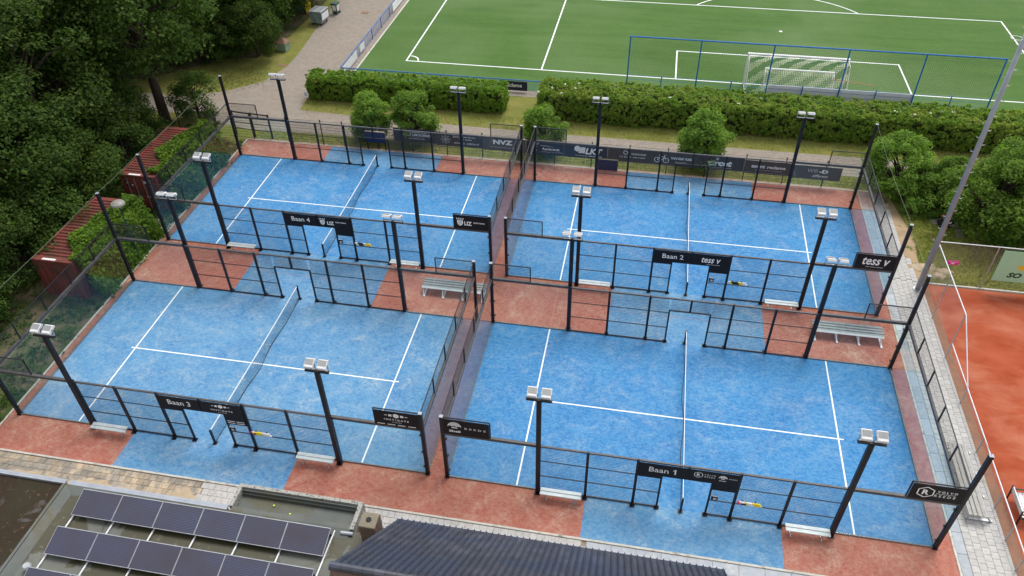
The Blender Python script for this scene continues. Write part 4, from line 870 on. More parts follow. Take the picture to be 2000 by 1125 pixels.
ub = tag(empty('utility_cabinet', (-24.95, 41.2, -.03), -.15), 'small green utility cabinet with brown hipped roof beside the road', 'cabinet'); MB().box(-.42, .42, -.38, .38, 0, .72).build('body', 'cabinet_green', ub); MB().box(-.40, .40, -.392, -.382, .06, .66).build('door', 'cabinet_green', ub)
m = MB(); q = [(-.56, -.5, .72), (.56, -.5, .72), (.56, .5, .72), (-.56, .5, .72)]; tp = [(-.1, -.04, 1.08), (.1, -.04, 1.08), (.1, .04, 1.08), (-.1, .04, 1.08)]
for i in range(4): j = (i+1) % 4; m.quad(q[i], q[j], tp[j], tp[i])
m.poly(tp); m.poly(q[::-1]); m.build('roof', 'cabinet_roof', ub)
ws = tag(empty('sign_post', (-19.3, 32.35, -.03)), 'small white notice on a short post at the left end of the hedge', 'sign'); MB().box(-.015, .015, -.015, .015, 0, .5).build('post', 'frame_black', ws); MB().bevbox(-.16, .16, -.03, -.016, .32, .85, .003).build('board', 'sign_white', ws); MB().box(-.1, .1, -.034, -.0315, .5, .56).box(-.1, .06, -.034, -.0315, .64, .7).build('print', 'rubber', ws)
mh = struct(MB().box(-20.95, -20.25, 50.0, 50.6, -.04, -.02).build('manhole_cover', 'cabinet_roof')); mh2 = struct(MB().box(-24.1, -23.5, 37.9, 38.4, -.04, -.02).build('manhole_cover', 'cabinet_roof')); 
struct(MB().poly([(25.2+.9*math.cos(a), 30.5+.35*math.sin(a), -.024) for a in [i*PI/6 for i in range(12)]]).build('earth_patch', 'cabinet_roof'))
# gate posts left of the back fence
gp = tag(empty('gate_frame', (-21.6, 26.6, -.03), -.08), 'low black gate frame at the back left corner of the back left court', 'gate')
for x in (-.9, .6, 2.0): MB().box(x-.05, x+.05, -.05, .05, 0, 1.9).build('gate_post', 'frame_black', gp)
MB().box(-.85, 1.95, -.03, .03, 1.78, 1.86).build('gate_rail', 'frame_black', gp); MB().box(-.85, 1.95, -.02, .02, .5, .54).box(-.85, 1.95, -.02, .02, 1.0, 1.04).build('gate_rail', 'frame_black', gp)

# ================================================================== SHIPPING CONTAINERS
def corrug(axis, l, h, per, dep):
    # trapezoid profile along u (length l), height h: returns list of (u, depth)
    pts = []; n = int(l/per); per = l/n
    for i in range(n): pts += [(i*per, 0), (i*per+per*.3, 0), (i*per+per*.45, -dep), (i*per+per*.85, -dep)]
    pts.append((l, 0)); return pts
def container(loc, label, doors):
    r = tag(empty('shipping_container', loc), label, 'shipping container', 'red shipping containers by the wood'); W, L, H = 2.44, 6.06, 2.55
    for sx, s in ((0, 1), (W, -1)):
        m = MB(); pr = corrug('y', L-.3, H, .28, .05)
        for (u0, d0), (u1, d1) in zip(pr, pr[1:]): m.quad((sx+s*(.02-d0), .15+u0, .16), (sx+s*(.02-d1), .15+u1, .16), (sx+s*(.02-d1), .15+u1, H-.08), (sx+s*(.02-d0), .15+u0, H-.08))
        m.build('side_wall', 'container_red', r)
    m = MB(); pr = corrug('y', L-.55, W, .27, .07)
    for (u0, d0), (u1, d1) in zip(pr, pr[1:]): m.quad((.1, .27+u0, H+d0-.01), (W-.1, .27+u0, H+d0-.01), (W-.1, .27+u1, H+d1-.01), (.1, .27+u1, H+d1-.01))
    m.box(.1, W-.1, .0, .27, H-.12, H-.008); m.box(.1, W-.1, L-.28, L, H-.12, H-.008); rf = m.build('roof', 'container_red', r)
    lit = MB()
    for (u0, d0), (u1, d1) in zip(pr, pr[1:]):
        if d0 < 0 and d1 < 0: a_, b_ = random.uniform(.12, .5), random.uniform(W-.9, W-.15); lit.quad((a_, .275+u0, H+d0-.004), (b_, .275+u0, H+d0-.004), (b_-.1, .265+u1, H+d1-.004), (a_+.08, .265+u1, H+d1-.004))
    lit.build('leaf_litter', 'litter', rf)['kind'] = 'stuff'
    m = MB()
    for x in (0, W-.14):
        for y in (0, L-.14): m.box(x, x+.14, y, y+.14, 0, H)
    for x in (.0, W-.1): m.box(x, x+.1, .14, L-.14, H-.1, H); m.box(x, x+.1, .14, L-.14, 0, .16)
    for y in (.005, L-.105): m.box(.14, W-.14, y, y+.1, 0, .14); m.box(.14, W-.14, y, y+.1, H-.14, H-.02)
    m.build('frame', 'container_red', r)
    pr = corrug('x', W-.28, H, .36, .05)
    for y, s in ((.04, 1), (L-.04, -1)):
        if doors and s == 1: continue
        m = MB()
        for (u0, d0), (u1, d1) in zip(pr, pr[1:]): m.quad((.14+u0, y-s*d0, .14), (.14+u1, y-s*d1, .14), (.14+u1, y-s*d1, H-.14), (.14+u0, y-s*d0, H-.14))
        m.build('end_wall', 'container_red', r)
    if doors:
        for k in range(2):
            dr = MB().box(.15+k*1.075, 1.21+k*1.075, .03, .07, .15, H-.15).build('door', 'container_red', r)
            for j in range(2): x = .42+j*.5+k*1.075; MB().tube((x, 0, .2), (x, 0, H-.2), .02, 6).box(x-.1, x+.16, -.02, .01, 1.0, 1.06).build('lock_bar', 'galv', dr)
        MB().box(.24, .50, .022, .028, 1.7, 2.1).build('door_label', 'navy', r); MB().quad((.28, .0205, 1.95), (.44, .0205, 2.05), (.46, .0205, 2.0), (.30, .0205, 1.88)).build('label_mark', 'sun_yellow', r); MB().box(.62, .72, .022, .028, 1.75, 1.85).box(1.5, 1.9, .022, .028, 2.0, 2.15).build('door_print', 'lamp_white', r)
    MB().box(.6, 1.4, .06, .2, H-.0075, H-.003).build('roof_label', 'lamp_white', r)
    return r
container((-24.95, 16.65, -.03), 'red corrugated shipping container with double doors beside the back left court', True); container((-24.95, 8.1, -.03), 'red corrugated shipping container with blind end wall beside the front left court', False)
gapp = sheet('container_yard', [(-25.2, 14.2), (-21.45, 14.2), (-21.45, 16.6), (-25.2, 16.6)], -.030, 'joint_dark')
for i_ in range(8):
    for j_ in range(5): lay(gapp, 'slab', piece_mesh('yard', .44, .44, 'slab_bluegrey' if False else 'slate'), -21.7-.46*i_, 14.5+.46*j_, -.01, .02)
lp = tag(empty('garden_lamp', (-21.62, 11.95, -.03)), 'old round-hooded lamp on a dark green pole in front of the ivy', 'lamp'); MB().tube((0, 0, 0), (-.08, .05, 3.75), .05, 8, .035).build('pole', 'lamp_green', lp)
m = MB(); k = 14
for (r0, z0), (r1, z1) in (((.12, 3.72), (.40, 3.80)), ((.40, 3.80), (.36, 3.90)), ((.36, 3.90), (.18, 3.99)), ((.18, 3.99), (.0, 4.02))):
    for i in range(k): a, c_ = 2*PI*i/k, 2*PI*(i+1)/k; m.quad((-.08+r0*math.cos(a), .05+r0*math.sin(a), z0), (-.08+r0*math.cos(c_), .05+r0*math.sin(c_), z0), (-.08+r1*math.cos(c_), .05+r1*math.sin(c_), z1), (-.08+r1*math.cos(a), .05+r1*math.sin(a), z1))
m.build('hood', 'lamp_hood', lp)

# ================================================================== CLUB HOUSE
fr = tag(empty('flat_roof_building', (-13.85, -4.85, 0)), 'low flat-roofed club house with grey felt roof in the foreground', 'building')
LX = 13.85
MB().box(0, 11.65, -16, -.02, 0, 2.86).build('wall', 'brick_dark', fr); MB().quad((.0, -16, 2.9), (13.0, -16, 2.9), (13.0, -.14, 2.9), (.0, -.14, 2.9)).build('roof_deck', 'felt_wet', fr)
MB().box(.08, 6.7, -.12, 0, 2.80, 3.0).build('edge_trim', 'zinc', fr); MB().bar((.08, .03, 2.98), (6.7, .03, 2.98), .09, .05).build('gutter', 'zinc', fr)
m = MB(); m.quad((.3, -.5, 2.904), (11.6, -.5, 2.904), (11.6, -.125, 3.0), (.0, -.125, 3.0)); m.quad((.0, -.125, 3.0), (.0, -16, 3.0), (.42, -16, 2.904), (.42, -.5, 2.904)); m.build('felt_upstand', 'roof_felt', fr)
for k in range(12): MB().box(.9+k*.92, .912+k*.92, -.5, -.13, 2.93, 2.995).build('felt_seam', 'brick_dark', fr, rot=(0, 0, 0))
# projecting bay with a sunken roof
by = MB(); by.box(6.72, 11.72, -.02, 1.06, 0, 2.55); by.build('bay_wall', 'brick_dark', fr)
m = MB(); m.box(6.72, 11.72, .94, 1.08, 2.552, 3.0); m.box(6.72, 6.86, .06, .94, 2.552, 3.0); m.box(11.56, 11.72, -.12, .94, 2.552, 3.0); pb = m.build('bay_parapet', 'lichen_edge', fr)
MB().quad((6.86, -.12, 2.6), (11.56, -.12, 2.6), (11.56, .94, 2.6), (6.86, .94, 2.6)).build('bay_roof', 'roof_felt', fr); MB().box(6.86, 11.56, .86, .938, 2.6, 2.9).box(6.86, 11.56, .80, .86, 2.6, 2.75).build('inner_upstand', 'roof_felt', fr); MB().box(6.86, 11.56, -.13, .06, 2.604, 2.99).build('bay_upstand', 'roof_felt', fr)
MB().tube((11.3, -.3, 2.97), (11.75, -.28, 2.97), .07, 8).build('rain_pipe', 'zinc', fr)
for (x, y) in ((9.0, .05), (8.25, .30)): 
    m = MB(); k = 8
    for i in range(6):
        for j in range(k):
            t0, t1 = PI*i/6, PI*(i+1)/6; a, c_ = 2*PI*j/k, 2*PI*(j+1)/k; f_ = lambda t, p_: (.045*math.sin(t)*math.cos(p_), .045*math.sin(t)*math.sin(p_), .045*math.cos(t)); m.quad(f_(t0, a), f_(t1, a), f_(t1, c_), f_(t0, c_))
    tag(m.build('padel_ball', 'ball_yellow', None, (-13.85+x, -4.85+y+.25, 2.648), smooth=True), 'yellow ball lying on the sunken bay roof, ' + ('right one' if x > 8.5 else 'left one'), 'ball', 'balls on the roof')
lw_ = tag(empty('flat_roof_building', (-13.95, -4.85, 0)), 'mossy brown flat roof of the neighbouring low building at the lower left', 'building'); MB().box(-14, -.02, -16, -.02, 0, 2.80).build('wall', 'brick_dark', lw_)
MB().quad((-14, -16, 2.88), (-.0, -16, 2.88), (-.0, -.1, 2.88), (-14, -.1, 2.88)).build('roof_deck', 'moss_roof', lw_); MB().box(-14, .02, -.1, 0, 2.78, 2.99).bar((-14, .03, 2.97), (.02, .03, 2.97), .09, .05).build('edge_trim', 'zinc', lw_); MB().box(-.02, .085, -16, -.12, 2.86, 3.03).build('party_upstand', 'roof_felt', lw_)
ck = tag(empty('roof_vent', (-13.0, -8.45, 2.9)), 'small round grey vent on the flat roof at the lower left', 'vent'); MB().tube((0, 0, 0), (0, 0, .25), .11, 10).build('pipe', 'galv', ck); MB().tube((0, 0, .25), (0, 0, .31), .16, 10, .12).build('cap', 'galv', ck)
# solar panels
tilt = math.radians(14.2); sol_c = MB().box(.015, 1.63, -.491, .481, .0, .036).mesh('cell_sheet', 'solar_cells')
m = MB(); m.box(0, 1.645, .482, .51, -.02, .042).box(0, 1.645, -.51, -.492, -.02, .040).box(0, .014, -.491, .481, -.02, .042).box(1.631, 1.645, -.491, .481, -.02, .042); sol_f = m.mesh('panel_frame', 'galv')
ordn = ['leftmost', 'second', 'third', 'fourth', 'fifth', 'rightmost']
for rw, yt in enumerate((-5.27, -6.90, -8.55)):
    for k in range(6):
        r = tag(empty('solar_panel', (-12.73+k*1.655, yt-.49, 3.225)), f"dark solar panel in a silver frame, {ordn[k]} in the {['top','middle','lower'][rw]} row", 'solar panel', 'solar panels on the flat roof'); r.rotation_euler = (tilt, 0, 0)
        place(sol_c, 'cell_sheet', r); place(sol_f, 'panel_frame', r)
for k in range(7):
    r = tag(MB().box(-.025, .025, -9.9, -5.1, 2.93, 2.98).build('mounting_rail', 'galv_white', None, (-12.73+k*1.655-.005, 0, 0)), f"silver rail under the solar panels, {ordn[k]+' of seven' if k < 6 else 'last of seven at the right'}", 'mounting rail', 'rails under the solar panels')
for rw, yt in enumerate((-5.27, -6.90, -8.55)): 
    tag(MB().box(-12.7, -2.85, yt-.04, yt-.015, 2.93, 3.30).build('wind_plate', 'galv'), f"grey metal plate closing the back of the {['top','middle','lower'][rw]} solar row", 'metal plate', 'plates behind the solar rows')
# tiled house
EX0, EX1, EY, EZ = -.65, 11.23, -4.35, 3.0; sl_y, sl_z = -(9.07-4.35), 4.93; SL = math.hypot(sl_y, sl_z); ang = math.atan2(sl_z, -sl_y)
th = tag(empty('tiled_house', (EX0, EY, 0)), 'house with a steep dark pantiled roof and grey gutter in the foreground', 'house'); WX = EX1-EX0
MB().box(.2, WX-.2, -12, -.35, 0, 2.85).build('wall', 'brick_dark', th)
roof = MB().quad((0, 0, EZ-.06), (WX, 0, EZ-.06), (WX, sl_y, EZ+sl_z-.06), (0, sl_y, EZ+sl_z-.06)).quad((WX, 2*sl_y, EZ-.06), (0, 2*sl_y, EZ-.06), (0, sl_y, EZ+sl_z-.06), (WX, sl_y, EZ+sl_z-.06)).poly([(0, 0, EZ-.06), (0, sl_y, EZ+sl_z-.06), (0, 2*sl_y, EZ-.06)]).build('roof', 'brick_dark', th)
g_ = MB(); g_.box(-.05, WX+.05, .02, .16, EZ-.16, EZ-.12).box(-.05, WX+.05, .13, .16, EZ-.12, EZ-.02).box(-.05, WX+.05, .0, .03, EZ-.12, EZ-.0).box(-.05, -.03, .02, .16, EZ-.16, EZ-.02).box(WX+.03, WX+.05, .02, .16, EZ-.16, EZ-.02).build('gutter', 'mast_grey', th)
tw_, tl = .228, .42; NC = int(WX/tw_); tw_ = WX/NC; NR = int(SL/tl)
def tile_mesh():
    m = MB(); n = 12; w_ = tw_
    pr = []
    for i in range(n+1):
        u = i/n; z = .105*math.exp(-((u-.25)/.13)**2)+.014*math.cos(2*PI*(u-.74))
        pr.append((u*(w_+.03)-.015, z))
    for (x0, z0), (x1, z1) in zip(pr, pr[1:]):
        m.quad((x0, -.03, z0+.065), (x1, -.03, z1+.065), (x1, tl, z1+.008), (x0, tl, z0+.008)); m.quad((x0, -.03, z0+.018), (x1, -.03, z1+.018), (x1, -.03, z1+.065), (x0, -.03, z0+.065))
    m.quad((pr[0][0], -.03, .0), (pr[0][0], -.03, pr[0][1]+.065), (pr[0][0], tl, pr[0][1]+.012), (pr[0][0], tl, -.02)); return m
TM = tile_mesh().mesh('roof_tile', 'tile_dark'); far = MB(); base_t = tile_mesh(); cnt = 0
ca, sa = math.cos(ang), math.sin(ang)
order = sorted([(r_, c_) for r_ in range(NR) for c_ in range(NC)], key=lambda q: q[0]*1.0+abs(q[1]-8)*.18)
for (r_, c_) in order:
    u = c_*tw_; s = r_*tl
    if cnt < 300: 
        o = bpy.data.objects.new('roof_tile', TM); COL.objects.link(o); o.parent = roof
        M = Matrix.Translation((u+tw_, -s*ca, EZ+s*sa)) @ Matrix.Rotation(PI, 4, 'Z') @ Matrix.Rotation(ang+random.uniform(-.006, .006), 4, 'X') @ Matrix.Rotation(random.uniform(-.008, .008), 4, 'Y')
        o.matrix_local = M; cnt += 1
    else:
        M = Matrix.Translation((u+tw_, -s*ca, EZ+s*sa)) @ Matrix.Rotation(PI, 4, 'Z') @ Matrix.Rotation(ang, 4, 'X'); n0 = len(far.v)
        far.v += [tuple(M @ Vector(v_)) for v_ in base_t.v]; far.f += [tuple(n0+i for i in f_) for f_ in base_t.f]; far.mi += [0]*len(base_t.f)
far.build('tile_field', 'tile_dark', roof)['kind'] = 'stuff'
for k in range(int(WX/.33)):
    MB().tube((k*.33, sl_y, EZ+sl_z+.02), (k*.33+.32, sl_y, EZ+sl_z+.02), .13, 10, .12).build('ridge_tile', 'tile_dark', roof)
ch = tag(empty('chimney', (-1.35, -5.10, 2.9)), 'square brown brick chimney with lichen-covered top beside the tiled roof', 'chimney')
MB().box(-.29, .29, -.29, .29, 0, 1.06).build('stack', 'brick_dark', ch); MB().bevbox(-.31, .31, -.31, .31, 1.06, 1.14, .02).build('cap', 'mortar_lichen', ch); MB().tube((0, 0, 1.14), (0, 0, 1.17), .1, 10).build('flue', 'rubber', ch)
for r_ in range(13):
    for s_ in range(4):
        for k in range(3):
            off = .1 if r_ % 2 else 0
            x = -.26+k*.2+off*.5
            pts = {0: (x, x+.19, -.297, -.2895), 1: (x, x+.19, .2895, .297), 2: (-.297, -.2895, x, x+.19), 3: (.2895, .297, x, x+.19)}[s_]
            if s_ in (1,): continue
            place(cached(('cb', s_, k, r_ % 2), lambda: MB().box(*pts, 0, .068).mesh('brick', 'brick_dark')), 'brick', ch, (0, 0, .03+r_*.078))

# ================================================================== VEGETATION
def unit(n):
    v = rng.normal(0, 1, (n, 3)); return v/np.linalg.norm(v, axis=1, keepdims=True)
def crown_points(clumps, per, spread=1.0):
    # clumps: list of (centre, radius); leaves crowd towards the outer, upper side of each clump
    C = []; N = []
    for (c, r) in clumps:
        n = int(per*r*r); u = unit(n); u[:, 2] = np.abs(u[:, 2])*1.0*np.where(rng.random(n) < .72, 1, -1)
        rad = r*(rng.random(n)**.42); C.append(np.array(c)+u*rad[:, None]*np.array([1, 1, .72])); N.append(u*.6+np.array([0, 0, .7]))
    return np.vstack(C), np.vstack(N)
def limbs(m, base_r, h, tips, r0=.5):
    m.tube((0, 0, -.1), (0, 0, h*.25), base_r, 9, base_r*.8, cap=False); m.tube((0, 0, h*.25), (.1, .05, h*.6), base_r*.8, 8, base_r*.5, cap=False); m.tube((.1, .05, h*.6), (0, .1, h*.92), base_r*.5, 6, base_r*.15, cap=False)
    for t in tips:
        z0 = max(h*.22, min(h*.75, t[2]-1.2-.3*math.hypot(t[0], t[1]))); a = Vector((0, 0, z0)); b = Vector(t); mid = a.lerp(b, .5)+Vector((0, 0, .35))
        m.tube(a, mid, base_r*.32, 6, base_r*.2, cap=False); m.tube(mid, b, base_r*.2, 5, .02, cap=False)
def tree_proto(h, rx, low, nclump, per, leaf, mat, seed, cr=(.9, 1.7)):
    rs = np.random.default_rng(seed); cl = []
    for i in range(nclump):
        t = rs.random(); z = low+(h-low)*t; w = rx*math.sin(PI*min(1, .12+.80*t**.9))**.6*(1.0 if t < .9 else .7)
        a = rs.uniform(0, 2*PI); q = rs.uniform(.45, 1)**.6; cl.append(((w*q*math.cos(a), w*q*math.sin(a), z+rs.uniform(-.4, .4)), rs.uniform(*cr)))
    C, N = crown_points(cl, per); m = MB(); limbs(m, h*.024+.06, h, [c for c, r in cl][::2])
    return leaves_mesh('crown', C, N, leaf, mat, .62, .55), m.mesh('trunk', 'bark', True)
TP = [tree_proto(13.5, 4.6, 3.0, 110, 150, .26, 'leaf_tree', 1), tree_proto(12.5, 4.2, 2.4, 100, 150, .25, 'leaf_tree_dark', 2), tree_proto(10.5, 3.8, 1.4, 95, 150, .24, 'leaf_tree', 3), tree_proto(14.0, 4.8, 5.4, 95, 150, .26, 'leaf_tree', 4)]
BP = [tree_proto(4.2, 2.1, .5, 40, 330, .17, 'leaf_tree', 5, (.55, .95)), tree_proto(4.8, 2.3, .5, 44, 330, .17, 'leaf_tree_dark', 6, (.55, 1.0))]
SP = [tree_proto(3.3, 1.35, .35, 60, 720, .15, 'leaf_shrub', 7, (.34, .66)), tree_proto(3.2, 1.5, .3, 64, 720, .15, 'leaf_shrub', 8, (.34, .66)), tree_proto(4.2, 2.3, .4, 100, 480, .17, 'leaf_shrub', 9, (.45, .9)), tree_proto(1.5, .8, .1, 26, 800, .12, 'leaf_shrub', 10, (.25, .42))]
def plant(pr, name, x, y, s, label, cat, group, sz=None):
    r = tag(empty(name, (x, y, -.04), random.uniform(0, 6.28)), label, cat, group); r.scale = (s, s, sz or s)
    place(pr[0], 'crown', r); place(pr[1], 'trunk', r); return r
G = 'trees of the wood left of the courts'
WOOD = [(3, -28.7, 27.7, 1.0, 'tall tree with the dark bare trunk behind the far red container'), (0, -33.5, 24.0, 1.0, 'broad dark tree left of the bare-trunked tree'), (1, -31.0, 19.0, .95, 'dark tree close behind the doors of the far red container'), (2, -29.5, 13.2, .95, 'low-crowned tree behind the gap between the two red containers'), (1, -32.5, 9.5, 1.0, 'dark tree behind the near red container at the left edge'), (2, -28.6, 6.6, .8, 'small tree at the blind end of the near red container'),
        (0, -37.5, 16.5, 1.1, 'big dark tree at the left edge of the picture, middle'), (1, -38.5, 23.0, 1.1, 'dark tree at the left edge above the container trees'), (0, -39.5, 31.5, 1.1, 'broad tree beside the shaded lane at the left'), (2, -35.0, 36.5, 1.15, 'rounded tree on the far side of the shaded lane'), (0, -43.5, 39.0, 1.15, 'tall tree at the upper left beyond the lane'), (1, -38.0, 43.0, 1.15, 'dark tree in the upper left of the wood'), (0, -32.0, 42.0, 1.0, 'tree behind the lawn bushes, left of the road'), (2, -28.6, 45.5, 1.0, 'tree with a low crown overhanging the green cabinet'), (1, -33.5, 49.5, 1.15, 'dark tree behind the yellow bin'), (0, -28.2, 53.0, 1.05, 'tree overhanging the bins at the top edge'), (1, -46.5, 30.0, 1.15, 'outermost dark tree at the far upper left'), (0, -45.5, 47.0, 1.2, 'tree in the top left corner'), (1, -39.5, 51.5, 1.2, 'dark tree at the top edge left of the road')]
for k, x, y, s, lab in WOOD: plant(TP[k], 'tree', x, y, s, lab, 'tree', G)
BUSH = [(0, -26.3, 28.4, .8, 'round bush beside the bare trunk at the back left corner'), (1, -31.2, 37.8, 1.0, 'dark bush on the left side of the lawn'), (0, -28.9, 38.8, .95, 'bush in the middle of the row behind the lawn'), (1, -26.6, 39.6, .95, 'round bush at the right end of the row, beside the cabinet'), (0, -27.6, 41.8, 1.15, 'tall bush behind the green cabinet'), (1, -27.5, 47.5, 1.15, 'dark bush left of the waste container'), (0, -26.9, 51.2, 1.0, 'bush behind the yellow and blue bins'),
        (1, -27.3, 16.2, 1.05, 'dark bush against the far red container'), (0, -27.2, 12.0, 1.1, 'bush against the left wall of the near red container'), (1, -27.2, 9.2, 1.0, 'dark bush at the left corner of the near red container'), (0, -26.8, 20.0, .9, 'bush along the left wall of the far red container'), (1, -28.3, 23.3, .95, 'dark bush between the bare trunk and the far red container'), (0, -26.7, 5.8, .75, 'small bush at the left edge below the near container'), (1, -30.0, 16.0, 1.1, 'dark bush deep in the wood behind the containers'), (0, -29.4, 31.0+3.2, .0, '')]
for k, x, y, s, lab in BUSH:
    if s: plant(BP[k], 'bush', x, y, s, lab, 'bush', 'bushes of the wood and lawn')
SHR = [(0, -12.35, 27.75, .98, 'light green shrub left of the pair behind the back left court'), (1, -9.25, 27.8, 1.05, 'larger green shrub right of the pair behind the back left court'), (1, .05, 27.8, .95, 'shrub behind the gap between the two back courts'), (0, 10.9, 27.6, 1.12, 'shrub behind the entrance of the back right court'), (2, 23.0, 26.4, .84, 'tall bush by the back right corner of the back right court'), (2, 27.6, 22.9, 1.15, 'big spreading bush beside the tall mast'), (2, 30.2, 25.2, 1.05, 'big bush at the right edge of the picture'), (2, 26.2, 26.0, .62, 'loose bush left of the tall mast'), (3, 24.6, 24.2, 1.1, 'small low shrub right of the sandy strip'), (3, 23.6, 23.9, .75, 'tiny shrub beside the sandy strip'), (1, 31.5, 21.6, 1.25, 'bush at the right edge behind the mint banner')]
for k, x, y, s, lab in SHR: plant(SP[k], 'shrub', x, y, s, lab, 'shrub', 'shrubs round the back of the courts')
# hedges
def hedge(name, x0, x1, y0, y1, h, dens, leafs, mat, label, rough, flowers=0):
    r = tag(empty(name, ((x0+x1)/2, (y0+y1)/2, -.04)), label, 'hedge'); w_ = (x1-x0)/2; d_ = (y1-y0)/2; C = []; N = []
    def clump(c, nrm, rad, n):
        u = unit(n); nv = np.array(nrm); q = u@nv; u = np.where((q < -.2)[:, None], u-2*q[:, None]*nv, u); rr = rad*rng.random(n)**.45
        C.append(np.array(c)+u*rr[:, None]*np.array([1, 1, .85])); N.append(u*.55+nv*.5+np.array([0, 0, .35]))
    def wob(a, b, s): return rough*(math.sin(a*.83+s)*.45+math.sin(a*1.9+b*1.3+2*s)*.35+math.sin(a*3.7-b*2.1+s)*.25)
    faces = [('f', 2*w_*h, 1.0), ('b', 2*w_*h, .45), ('t', 4*w_*d_, 1.0), ('l', 2*d_*h, 1.0), ('r', 2*d_*h, 1.0)]
    for k, area, q in faces:
        for i in range(int(area*30*q)):
            a = random.uniform(-w_, w_); y = random.uniform(-d_, d_); t = random.random(); z = .12+t*(h-.15); rad = random.uniform(.07, .21); n = int(dens*.10*(.5+4*rad))
            inn = random.uniform(.06, .2); bulge = .16*math.sin(t*PI)-.22*t**4
            if k in 'fb': sg = -1 if k == 'f' else 1; clump((a, sg*(d_+bulge-inn+wob(a, z, 1)), z), (0, sg, 0), rad, n)
            elif k == 't':
                e = (abs(y)/d_)**3; up = random.random() < .12; clump((a, y, h-.18+wob(a, y, 3)-.22*e+(.16 if up else 0)), (0, 0, 1), rad*(.75 if up else 1), n)
            else: sg = -1 if k == 'l' else 1; clump((sg*(w_+bulge-inn-.18*(abs(y)/d_)**2), y, z), (sg, 0, 0), rad, n)
    place(leaves_mesh('foliage', np.vstack(C), np.vstack(N), leafs, mat, .62, .45), 'foliage', r)
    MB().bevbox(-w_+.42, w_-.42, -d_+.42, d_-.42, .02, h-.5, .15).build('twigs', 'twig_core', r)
    if flowers:
        for k in range(flowers):
            a = random.choice((random.uniform(-w_+.3, -w_+3), random.uniform(-w_, w_))); y = random.uniform(-d_, d_*.2); m = MB(); z = h+.1+wob(a, y, 3)
            for q in range(3): x_, y_ = random.uniform(-.1, .1), random.uniform(-.1, .1); m.poly([(x_+.04*math.cos(t), y_+.04*math.sin(t), .02*q) for t in [i*PI/3 for i in range(6)]])
            m.build('blossom', 'flower_white', r, (a, y, z))
    return r
hedge('hornbeam_hedge', -19.25, -3.75, 32.55, 34.45, 2.0, 185, .125, 'leaf_hedge', 'clipped green hedge left of the gap, behind the path', .05)
hedge('mixed_hedge', -1.15, 40, 32.2, 35.15, 2.25, 150, .14, 'leaf_hedge_mixed', 'long bushy hedge with a few white blossoms right of the gap', .16, 16)
# ivy over the containers and the bank in front of them
def ivy(y0, y1, label, n):
    C = []; N = []
    k = int(n*.5); y = rng.uniform(y0, y1, k); z = rng.uniform(0, 2.55, k); C.append(np.stack([-22.42+np.abs(rng.normal(0, .2, k))+(2.6-z)*.26+.14*np.sin(y*2.3+z*1.7), y, z], 1)); N.append(np.tile([1, 0, .5], (k, 1)))
    k = int(n*.34); y = rng.uniform(y0, y1, k); reach = 1.05+.45*np.sin(y*1.1+y0)+.25*np.sin(y*2.7); x = -22.35-rng.random(k)*np.clip(reach, .15, 2); C.append(np.stack([x, y, 2.56+np.abs(rng.normal(0, .1, k))+.12*np.sin(y*2)], 1)); N.append(np.tile([0, 0, 1], (k, 1)))
    k = int(n*.34); y = rng.uniform(y0, y1, k); q_ = rng.random(k); C.append(np.stack([-22.1+.5*q_+rng.normal(0, .07, k), y, (1-q_)*.9+np.abs(rng.normal(0, .12, k))], 1)); N.append(np.tile([.5, 0, .9], (k, 1)))
    r = tag(empty('ivy', (0, 0, 0)), label, 'ivy', 'ivy over the red containers'); place(leaves_mesh('foliage', np.vstack(C), np.vstack(N), .17, 'leaf_ivy', .8, .5), 'foliage', r)
    m = MB()
    for i in range(9): a = y0+(y1-y0)*(i+.5)/9; m.path([(-21.9, a, 0), (-22.25, a+.15, 1.1), (-22.38, a-.1, 2.5)], .018, 5)
    m.build('stems', 'bark', r)
ivy(8.35, 14.45, 'thick bright ivy covering the right side of the near red container', 20000); ivy(17.0, 23.6, 'thick bright ivy covering the right side of the far red container', 22000)
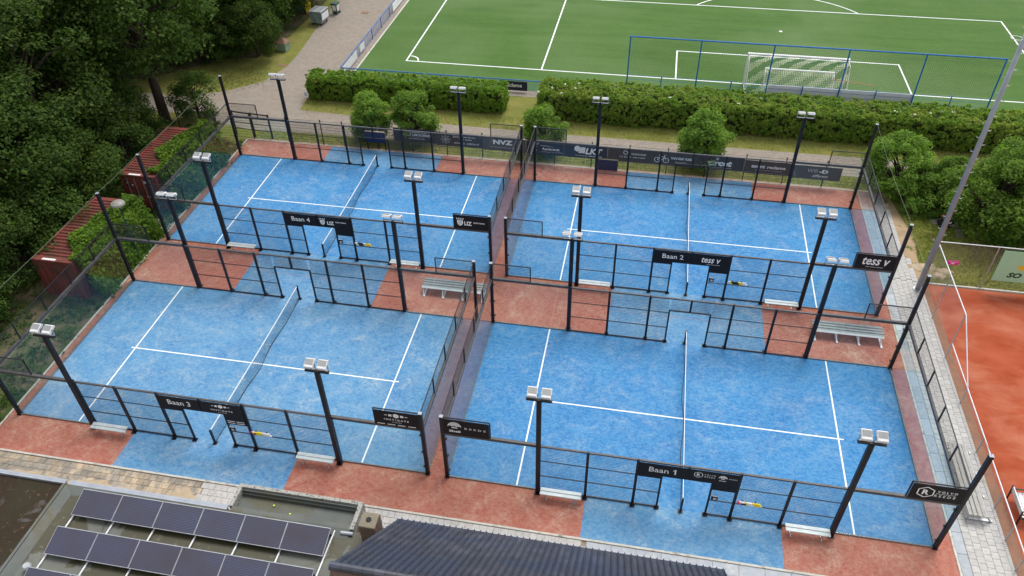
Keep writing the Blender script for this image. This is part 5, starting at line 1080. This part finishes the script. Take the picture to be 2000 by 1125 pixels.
# rough growth on the ground
def blades(name, n, region, hgt, mat, wdt=.02):
    P = []
    while len(P) < n:
        x, y = region(); P.append((x, y))
    P = np.array(P); k = len(P); a = rng.uniform(0, 2*PI, k); h = hgt*rng.uniform(.5, 1.4, k); le = rng.uniform(.8, 2.2, k)*h
    V = np.zeros((k, 3, 3)); V[:, 0, 0] = P[:, 0]-wdt*np.cos(a); V[:, 0, 1] = P[:, 1]-wdt*np.sin(a); V[:, 1, 0] = P[:, 0]+wdt*np.cos(a); V[:, 1, 1] = P[:, 1]+wdt*np.sin(a)
    b = rng.uniform(0, 2*PI, k); V[:, 2, 0] = P[:, 0]+le*np.cos(b); V[:, 2, 1] = P[:, 1]+le*np.sin(b); V[:, 2, 2] = h; V[:, :2, 2] = -.04
    me = bpy.data.meshes.new(name); me.vertices.add(k*3); me.vertices.foreach_set('co', V.ravel().astype(np.float32)); me.loops.add(k*3); me.loops.foreach_set('vertex_index', np.arange(k*3, dtype=np.int32)); me.polygons.add(k); me.polygons.foreach_set('loop_start', np.arange(0, k*3, 3, dtype=np.int32)); me.materials.append(MATS[mat]); me.update(calc_edges=True)
    return place(me, name)
U = random.uniform
o = blades('rough_grass', 30000, lambda: (U(23.2, 34), U(17.3, 29)), .16, 'grass_blade'); struct(o, 'stuff'); tag(o, 'rough yellow-green grass right of the sandy strip', 'grass')
o = blades('verge_grass', 7000, lambda: (U(-21, 24), U(26.4, 27.7)), .09, 'grass_blade', .018); struct(o, 'stuff'); tag(o, 'short grass verge under the banner fence', 'grass')
o = blades('hedge_grass', 7000, lambda: (U(-19.2, 34), U(30.5, 32.4)), .08, 'grass_blade', .018); struct(o, 'stuff'); tag(o, 'mown grass strip in front of the hedges', 'grass')
o = blades('lawn_grass', 3000, lambda: (random.gauss(-27.2, 1.6), random.gauss(35.6, 1.2)), .09, 'grass_dark', .02); struct(o, 'stuff'); tag(o, 'small lawn between the bushes and the brick road', 'grass')
def weeds_at(n, reg):
    C = []; N = []
    for i in range(n):
        x, y = reg(); k = random.randint(10, 40); s = U(.08, .25); C.append(np.stack([rng.normal(x, s, k), rng.normal(y, s, k), np.abs(rng.normal(.03, .08, k))-.02], 1)); N.append(np.tile([0, 0, 1], (k, 1)))
    return np.vstack(C), np.vstack(N)
C, N = weeds_at(330, lambda: (U(-24, -21.5), random.choice((U(-1, 8), U(-1, 8), U(14, 17), U(22, 26)))))
o = place(leaves_mesh('weeds', C, N, .12, 'leaf_weed'), 'weeds'); struct(o, 'stuff'); tag(o, 'low weeds on the dark soil left of the glass wall', 'weeds')
C, N = weeds_at(260, lambda: (U(-34, -24), random.choice((U(2, 9), U(22, 28), U(9, 22)))))
o = place(leaves_mesh('undergrowth', C, N, .16, 'leaf_weed'), 'undergrowth'); struct(o, 'stuff'); tag(o, 'sparse undergrowth beneath the trees of the wood', 'undergrowth')
sand_heap('soil_heap', [(23.4, 18.6, .7, .5), (24.3, 18.3, .6, .4), (23.9, 17.9, .5, .3)], .12)
